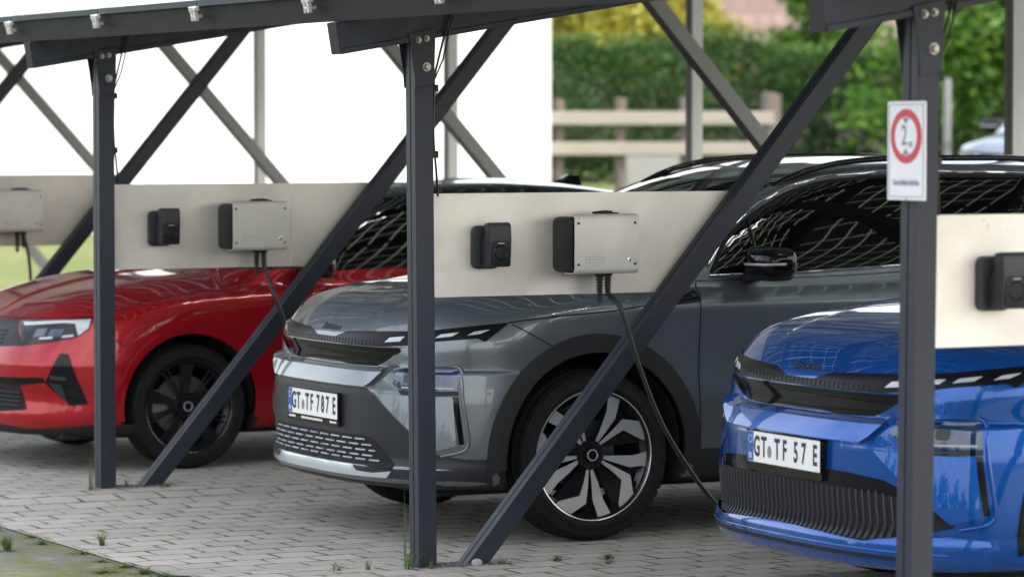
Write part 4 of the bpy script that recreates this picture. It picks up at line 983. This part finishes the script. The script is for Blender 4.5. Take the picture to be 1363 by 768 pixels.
# ---- background --------------------------------------------------------------------------
CR=Vector((math.cos(.4821),-math.sin(.4821),0)); CF=Vector((math.sin(.4821),math.cos(.4821),0)); C0=Vector((-6.0529,-12.3791,0))
def bgp(px,d,z=0):
    """ground point seen at column px of the photo, d metres out"""
    q=C0+CF*d+CR*((px-681.5)*d/4679.3); return Vector((q.x,q.y,z))
def oriented(root_loc,name): 
    e=empty(name,root_loc,-.4821); return e
wl=oriented(bgp(733,44.5,0),'white_building'); tag(wl,'plain white rendered building behind the carport','building')
MB().box((-11,0,-.1),(0,7,5.2)).build('wall',M['render_white'],wl); MB().box((-11.15,-.12,5.2),(.15,7.15,5.4)).build('roof_edge',M['steel_pale'],wl)
grid=None
pm=MB(); A=bgp(-420,42.8);B=bgp(732,43.6);Cc=bgp(732,44.4);Dd=bgp(-420,44.4); pm.add([(p.x,p.y,terr(p.x,p.y)+.02) for p in (A,B,Cc,Dd)],[(0,1,2,3)]); o=pm.build('path',M['path_sand']); o['kind']='structure'
fe=oriented(bgp(735,45,0),'wooden_fence'); tag(fe,'rustic two-rail wooden fence along the hedge','fence')
def fx(px): return (px-735)*45/4679.3
for px,w,zt in ((744,.13,2.12),(826,.14,2.14),(912,.14,2.14),(1027,.26,2.20)):
    x=fx(px); m=MB(); m.tube([(x,.12,.45),(x,.12,zt-.02),(x+.004,.12,zt)],[w/2,w/2,w/2*.85],10); m.build('fence_post',M['post_wood'],fe,40)
for z,h in ((1.875,.17),(1.487,.165)):
    MB().box((-.02,-.045,z-h/2),(fx(1030),.05,z+h/2)).build('rail',M['weathered_wood'],fe,bevel=.015)
def foliage(name,blobs,n,size,mat,parent=None,seed=1,zmin=0):
    rg=random.Random(seed); m=MB(); tot=sum(b[3]*b[4]*b[5] for b in blobs)
    for bx,by,bz,rx,ry,rz in blobs:
        cl=[(rg.gauss(0,1),rg.gauss(0,1),rg.gauss(0,1)) for _ in range(26)]; cl=[Vector(c).normalized()*rg.uniform(.45,.95) for c in cl]
        for _ in range(int(n*rx*ry*rz/tot)):
            c=rg.choice(cl); p=c+Vector((rg.gauss(0,.17),rg.gauss(0,.17),rg.gauss(0,.17)))
            P=Vector((bx+p.x*rx,by+p.y*ry,max(zmin,bz+p.z*rz))); s=size*rg.uniform(.6,1.4)
            a=Vector((rg.gauss(0,1),rg.gauss(0,1),rg.gauss(0,.7))).normalized(); b=a.orthogonal().normalized(); b=Matrix.Rotation(rg.uniform(0,6.28),3,a)@b
            m.add([P-a*s,P+b*s*.45,P+a*s,P-b*s*.45],[(0,1,2,3)])
    return m.build(name,mat,parent,fix=False)
def limbs(parent,h,spread,r,seed,mat='bark'):
    rg=random.Random(seed); m=MB(); m.tube([(0,0,-.2),(.03,.02,h*.3),(.0,.05,h*.62)],[r,r*.75,r*.5],8)
    m.build('trunk',M[mat],parent,60)
    for k in range(5):
        a=rg.uniform(0,6.28); z=h*rg.uniform(.35,.6); q=spread*rg.uniform(.5,.9)
        MB().tube([(0,.03,z),(math.cos(a)*q*.5,math.sin(a)*q*.5,z+h*.12),(math.cos(a)*q,math.sin(a)*q,z+h*.22)],[r*.45,r*.3,r*.12],6).build('limb',M[mat],parent,60)
hd=oriented(bgp(720,49,1.0),'hedge'); tag(hd,'long dense dark green hedge behind the wooden fence','hedge')
rg=random.Random(3)
def clipped(name,n,size,mat,zlo,zhi,seed,front=.75):
    q=random.Random(seed); m=MB()
    for _ in range(n):
        x=q.uniform(-1.3,9.6); top=1.80+.16*math.sin(x*.9)+.07*math.sin(x*2.7+1)+.02*x
        z=zlo+(zhi-zlo)*q.random()**.85; z=z*top; y=abs(q.gauss(0,.10))*(1 if q.random()<front else 6)+.07*math.sin(x*3.1+z*4)+.06*math.sin(x*7.3-z*5)+(.25*(z/top)**6)
        P=Vector((x,y,z+q.gauss(0,.03))); s_=size*q.uniform(.6,1.4); a_=Vector((q.gauss(0,1),q.gauss(0,1),q.gauss(0,.8))).normalized(); b_=Matrix.Rotation(q.uniform(0,6.28),3,a_)@a_.orthogonal().normalized()
        m.add([P-a_*s_,P+b_*s_*.5,P+a_*s_,P-b_*s_*.5],[(0,1,2,3)])
    return m.build(name,mat,hd,fix=False)
clipped('foliage',30000,.055,M['leaf_dark'],-.05,1.0,5)
clipped('young_shoots',5200,.05,M['leaf_mid'],.80,1.07,6)
MB().tube([(-1,.6,.25),(4,.65,.3),(9.4,.6,.25)],.12,8).build('stem',M['bark'],hd)
for i,(px,d,r,h,sd,lab) in enumerate(((770,52,1.1,1.9,1,'yellow-green bush left of the others above the hedge'),(850,53,1.15,1.95,2,'wide yellow bush rising above the hedge'),(915,52.5,.7,1.7,3,'small yellow-green bush beside the grey brace'))):
    e=oriented(bgp(px,d,1.0),'garden_bush'); tag(e,lab,'bush','bushes above the hedge'); limbs(e,h+.9,r*.6,.05,sd)
    foliage('crown',[(0,0,h+.4,r,r,.75),(r*.4,0,h-.1,r*.8,r*.7,.6),(-r*.4,.1,h+.8,r*.7,r*.7,.7)],5200,.07,M['leaf_yellow'],e,sd+20)
for i,(px,d,r,h,mat,lab) in enumerate(((1310,47,1.5,2.6,'leaf_bright','bright green tree right of the height sign'),(1390,47,1.5,2.4,'leaf_mid','mid green tree at the right edge of the photo'),(1085,56,.8,3.1,'leaf_bright','slim light green tree beside the tiled roof'))):
    e=oriented(bgp(px,d,1.0),'garden_tree'); tag(e,lab,'tree','trees behind the hedge'); limbs(e,h+1.5,r*.8,.10,i+40)
    foliage('crown',[(0,0,h,r,r,r*.9),(-r*.5,-.2,h*.55,r*.8,r*.7,r*.7),(r*.5,.1,h*.7,r*.8,r*.7,r*.8),(0,0,h+r*.8,r*.8,r*.8,r*.6)],7500,.085,M[mat],e,i+60)
hs=oriented(bgp(1000,66,1.0),'house'); tag(hs,'house with a pinkish tiled roof behind the hedge','house')
MB().box((-4.6,0,-.5),(4.2,6,1.9)).build('wall',M['post_wood'],hs)
rf=MB(); rf.add([(-4.9,-.5,1.75),(4.5,-.5,1.75),(4.5,3,4.6),(-4.9,3,4.6),(-4.9,6.5,1.75),(4.5,6.5,1.75),(-4.9,-.5,1.6),(4.5,-.5,1.6),(4.5,6.5,1.6),(-4.9,6.5,1.6)],[(0,1,2,3),(3,2,5,4),(6,7,1,0),(9,8,7,6)[::-1],(4,5,8,9),(0,3,4,9,6),(1,7,8,5,2)]); rf.build('roof',M['roof_tiles'],hs)
cs=oriented(bgp(870,47.5,.98),'concrete_block'); tag(cs,'pale low concrete block behind the fence','block')
MB().box((-.37,0,-.1),(.35,.4,.42)).build('block_body',M['concrete_pale'],cs,bevel=.02); MB().box((-.39,-.02,.42),(.37,.42,.47)).build('block_cap',M['concrete_pale'],cs,bevel=.01)
gp=oriented(bgp(1260,40,.9),'signpost'); tag(gp,'pale grey pole standing right of the sign post','pole')
MB().tube([(0,0,-.1),(0,0,1.40)],.045,12).build('pole',M['steel_pale'],gp,60); MB().lathe([(0,1.415),(.04,1.41),(.047,1.39)],14,lambda a,b,w:(a,b,w)).build('pole_cap',M['steel_mid'],gp,60); MB().box((-.05,-.052,.62),(.05,-.04,.70)).build('band',M['steel_mid'],gp)
# ---- weeds, gravel --------------------------------------------------------------------
def weed(x,y,h,n,label,spread=.05,upright=.0,seed=0):
    rg=random.Random(seed); m=MB()
    for _ in range(n):
        a=rg.uniform(0,6.28); L=h*rg.uniform(.5,1); out=spread*rg.uniform(.3,1)*(1-upright*.6); w=rg.uniform(.0015,.003)
        b=Vector((rg.uniform(-.012,.012),rg.uniform(-.012,.012),-.004)); d=Vector((math.cos(a),math.sin(a),0)); t=Vector((-d.y,d.x,0))
        P=[b+d*out*(s*s)+Vector((0,0,L*(s-.25*s*s*(1-upright)))) for s in (0,.35,.7,1)]
        vs=[]; 
        for i,p in enumerate(P[:-1]): vs+=[p-t*w*(1-i*.22),p+t*w*(1-i*.22)]
        vs.append(P[-1]); m.add(vs,[(0,1,3,2),(2,3,5,4),(4,5,6)])
    for _ in range(n):
        a=rg.uniform(0,6.28); q=spread*.8*rg.random()**.5; p=Vector((q*math.cos(a),q*math.sin(a),.003+.010*rg.random())); s=rg.uniform(.003,.007); u=Vector((rg.gauss(0,1),rg.gauss(0,1),.3)).normalized()*s; v=u.cross(Vector((0,0,1))).normalized()*s*.6
        m.add([p-u,p+v,p+u,p-v],[(0,1,2,3)])
    o=m.build('weed',M['leaf_weed'],None,fix=False); o.location=(x,y,gz(y)); tag(o,label,'weed','weeds in the paving'); return o
WD=[(-.04,-.02,.13,16,'bushy weed at the left foot of the middle post',.09,.0),(-.025,.03,.38,3,'tall thin weed climbing the middle post',.02,1),(.045,-.045,.07,8,'short weed in front of the middle post',.03,.3),(.36,-.04,.05,22,'weed at the right foot of the middle brace',.05,0),
 (-.05,S-.02,.20,10,'tall grass tuft left of the far left post',.05,.6),(-.03,S+.02,.33,3,'single tall blade at the far left post',.02,1),(.16,S+.06,.07,12,'small weed between the far left post and its brace',.05,.2),(.33,S-.05,.05,16,'weed at the foot of the left brace',.05,0),
 (-.72,1.55,.09,26,'round green tuft near the edge of the paving',.06,0),(.60,-.05,.045,26,'weed tuft right of the middle brace, nearest to it',.045,0),(.82,-.08,.05,26,'weed tuft below the front wheel of the grey car',.045,0),(.74,-.22,.035,16,'low weed in front of the brace and wheel',.04,0),(-.30,.10,.05,14,'small weed left of the middle post',.05,.1),(-.18,.06,.07,6,'wispy weed just left of the middle post',.08,.2)]
for i,(x,y,h,n,l,sp,up) in enumerate(WD): weed(x,y,h,n,l,sp,up,i+5)
VD=[(-.88,1.35,.03,60,'low moss strip along the paving edge left of the clump',.09),(-.89,.85,.035,60,'moss cushion between the mossy tuft and the corner',.08),(-1.02,.75,.03,70,'flat moss patch on the gravel near the corner',.12),(-.87,2.0,.04,40,'thin grass at the paving edge far along the verge',.08),(-.93,2.30,.06,40,'grass tuft on the gravel at the left edge',.07),(-1.12,1.62,.11,60,'big bright grass clump on the gravel verge',.07),(-.90,.62,.05,70,'flat green moss tuft on the verge corner',.10),(-.90,.42,.045,70,'green moss tuft nearest the camera',.09),(-.91,1.05,.04,40,'mossy tuft along the verge edge',.08),(-.92,1.75,.05,40,'moss tuft at the verge edge behind the clump',.08)]
for i,(x,y,h,n,l,sp) in enumerate(VD): 
    o=weed(x,y,h,n,l,sp,.1,i+50); o.location.z=gz(y)-.010; o['group']='tufts on the verge'
def pebbles(x0,x1,y0,y1,n,seed):
    rg=random.Random(seed); m=MB()
    for _ in range(n):
        x,y=rg.uniform(x0,x1),rg.uniform(y0,y1); r=rg.uniform(.003,.010); c=(x,y,gz(y)+r*.3)
        t=(1+5**.5)/2; V=[Vector(v).normalized()*r*rg.uniform(.75,1.1) for v in ((-1,t,0),(1,t,0),(-1,-t,0),(1,-t,0),(0,-1,t),(0,1,t),(0,-1,-t),(0,1,-t),(t,0,-1),(t,0,1),(-t,0,-1),(-t,0,1))]
        m.add([(c[0]+v.x*1.2,c[1]+v.y,c[2]+v.z*.6) for v in V],[(0,11,5),(0,5,1),(0,1,7),(0,7,10),(0,10,11),(1,5,9),(5,11,4),(11,10,2),(10,7,6),(7,1,8),(3,9,4),(3,4,2),(3,2,6),(3,6,8),(3,8,9),(4,9,5),(2,4,11),(6,2,10),(8,6,7),(9,8,1)])
    o=m.build('gravel',M['stone_dark']); o['kind']='stuff'; return o
for j in (0,1,-1): pebbles(.07,.34,j*S-.03,j*S+.10,150,j+9)
st=MB(); superq(st,(.25,-.035,.012),(.022,.018,.016),.8,14,8); o=st.build('stone',M['concrete_pale'],None,60); tag(o,'pale stone at the foot of the middle brace','stone')
wd_=[(-44+rg.uniform(-2,2),-40+i*4.4+rg.uniform(-1,1),1.8+rg.uniform(-.6,1.2),2.6,3.2,2.6+rg.uniform(-.8,1.6)) for i in range(28)]
o=foliage('wood',wd_,9000,.55,M['leaf_dark'],None,77); o['kind']='stuff'
# ---- car parked beyond ------------------------------------------------------------------
far=copy_tree(grey); far.name='parked_car'
q=bgp(1362,36,0); far.location=(q.x,q.y,terr(q.x,q.y)-.02); far.rotation_euler=(0,0,R(32)); tag(far,'blue-grey car blurred behind the carport at the right edge','car','cars parked beyond the carport')
for ch_ in list(far.children):
    if ch_.name.split('.')[0] in ('body','front_bumper'):
        ch_.data=ch_.data.copy(); ch_.data.materials[0]=M['paint_far']
# ---- camera, light ---------------------------------------------------------------
cam_d=bpy.data.cameras.new('Camera'); cam=bpy.data.objects.new('Camera',cam_d); COL.objects.link(cam); scene.camera=cam
f_px,yaw,pitch=4679.3,.4821,.0449
cam_d.sensor_width=36; cam_d.lens=f_px/1363*36; cam_d.clip_end=2000; cam_d.clip_start=.1
cam.location=(-6.0529,-12.3791,1.72)
fw=Vector((math.sin(yaw)*math.cos(pitch),math.cos(yaw)*math.cos(pitch),-math.sin(pitch)))
cam.rotation_euler=fw.to_track_quat('-Z','Y').to_euler()
cam_d.dof.use_dof=True; cam_d.dof.focus_distance=14.0; cam_d.dof.aperture_fstop=3.0
SUN=Vector((.50,-.866,0)); EL=R(48); SUN=Vector((SUN.x*math.cos(EL),SUN.y*math.cos(EL),math.sin(EL)))
sd=bpy.data.lights.new('Sun','SUN'); sd.energy=1.3; sd.angle=R(9); sd.color=(1,.95,.87); so=bpy.data.objects.new('Sun',sd); COL.objects.link(so); so.rotation_euler=SUN.to_track_quat('Z','Y').to_euler(); so.location=(5,-10,20)
wd=bpy.data.worlds.new('World'); scene.world=wd; wd.use_nodes=True; nt=wd.node_tree
sk=nt.nodes.new('ShaderNodeTexSky'); sk.sky_type='NISHITA'; sk.sun_disc=False; sk.sun_elevation=EL; sk.sun_rotation=math.atan2(SUN.x,SUN.y); sk.air_density=1.2; sk.dust_density=3.0; sk.ozone_density=1.0
bg=nt.nodes['Background']; bg.inputs['Strength'].default_value=.15; 
tc=nt.nodes.new('ShaderNodeTexCoord'); cn=nt.nodes.new('ShaderNodeTexNoise'); cn.inputs['Scale'].default_value=2.6; cn.inputs['Detail'].default_value=7; cn.inputs['Roughness'].default_value=.6; nt.links.new(tc.outputs['Generated'],cn.inputs['Vector'])
cr=nt.nodes.new('ShaderNodeValToRGB'); cr.color_ramp.elements[0].position=.38; cr.color_ramp.elements[0].color=(.25,)*3+(1,); cr.color_ramp.elements[1].position=.62; nt.links.new(cn.outputs['Fac'],cr.inputs['Fac'])
mx=nt.nodes.new('ShaderNodeMix'); mx.data_type='RGBA'; 
sx=nt.nodes.new('ShaderNodeSeparateXYZ'); nt.links.new(tc.outputs['Generated'],sx.inputs[0]); mr=nt.nodes.new('ShaderNodeMapRange'); mr.inputs[1].default_value=.02; mr.inputs[2].default_value=.30; mr.inputs[3].default_value=.6; mr.inputs[4].default_value=0; nt.links.new(sx.outputs[2],mr.inputs[0])
dp=nt.nodes.new('ShaderNodeVectorMath'); dp.operation='DOT_PRODUCT'; nt.links.new(tc.outputs['Generated'],dp.inputs[0]); dp.inputs[1].default_value=(.72,-.69,.1)
md=nt.nodes.new('ShaderNodeMapRange'); md.inputs[1].default_value=-.6; md.inputs[2].default_value=.75; md.inputs[3].default_value=.62; md.inputs[4].default_value=1.0; nt.links.new(dp.outputs['Value'],md.inputs[0])
mm_=nt.nodes.new('ShaderNodeMath'); mm_.operation='MULTIPLY'; nt.links.new(cr.outputs['Color'],mm_.inputs[0]); nt.links.new(md.outputs[0],mm_.inputs[1])
ma=nt.nodes.new('ShaderNodeMath'); ma.operation='MAXIMUM'; nt.links.new(mm_.outputs[0],ma.inputs[0]); nt.links.new(mr.outputs[0],ma.inputs[1]); nt.links.new(ma.outputs[0],mx.inputs[0]); nt.links.new(sk.outputs[0],mx.inputs[6]); mx.inputs[7].default_value=(8.2,8.0,7.7,1)
nt.links.new(mx.outputs[2],bg.inputs['Color'])
scene.view_settings.view_transform='Standard'; scene.view_settings.look='None'; scene.view_settings.exposure=1.5; scene.view_settings.gamma=1
scene.cycles.max_bounces=10; scene.cycles.transparent_max_bounces=16; scene.cycles.sample_clamp_indirect=8
scene.render.resolution_x=1024; scene.render.resolution_y=576
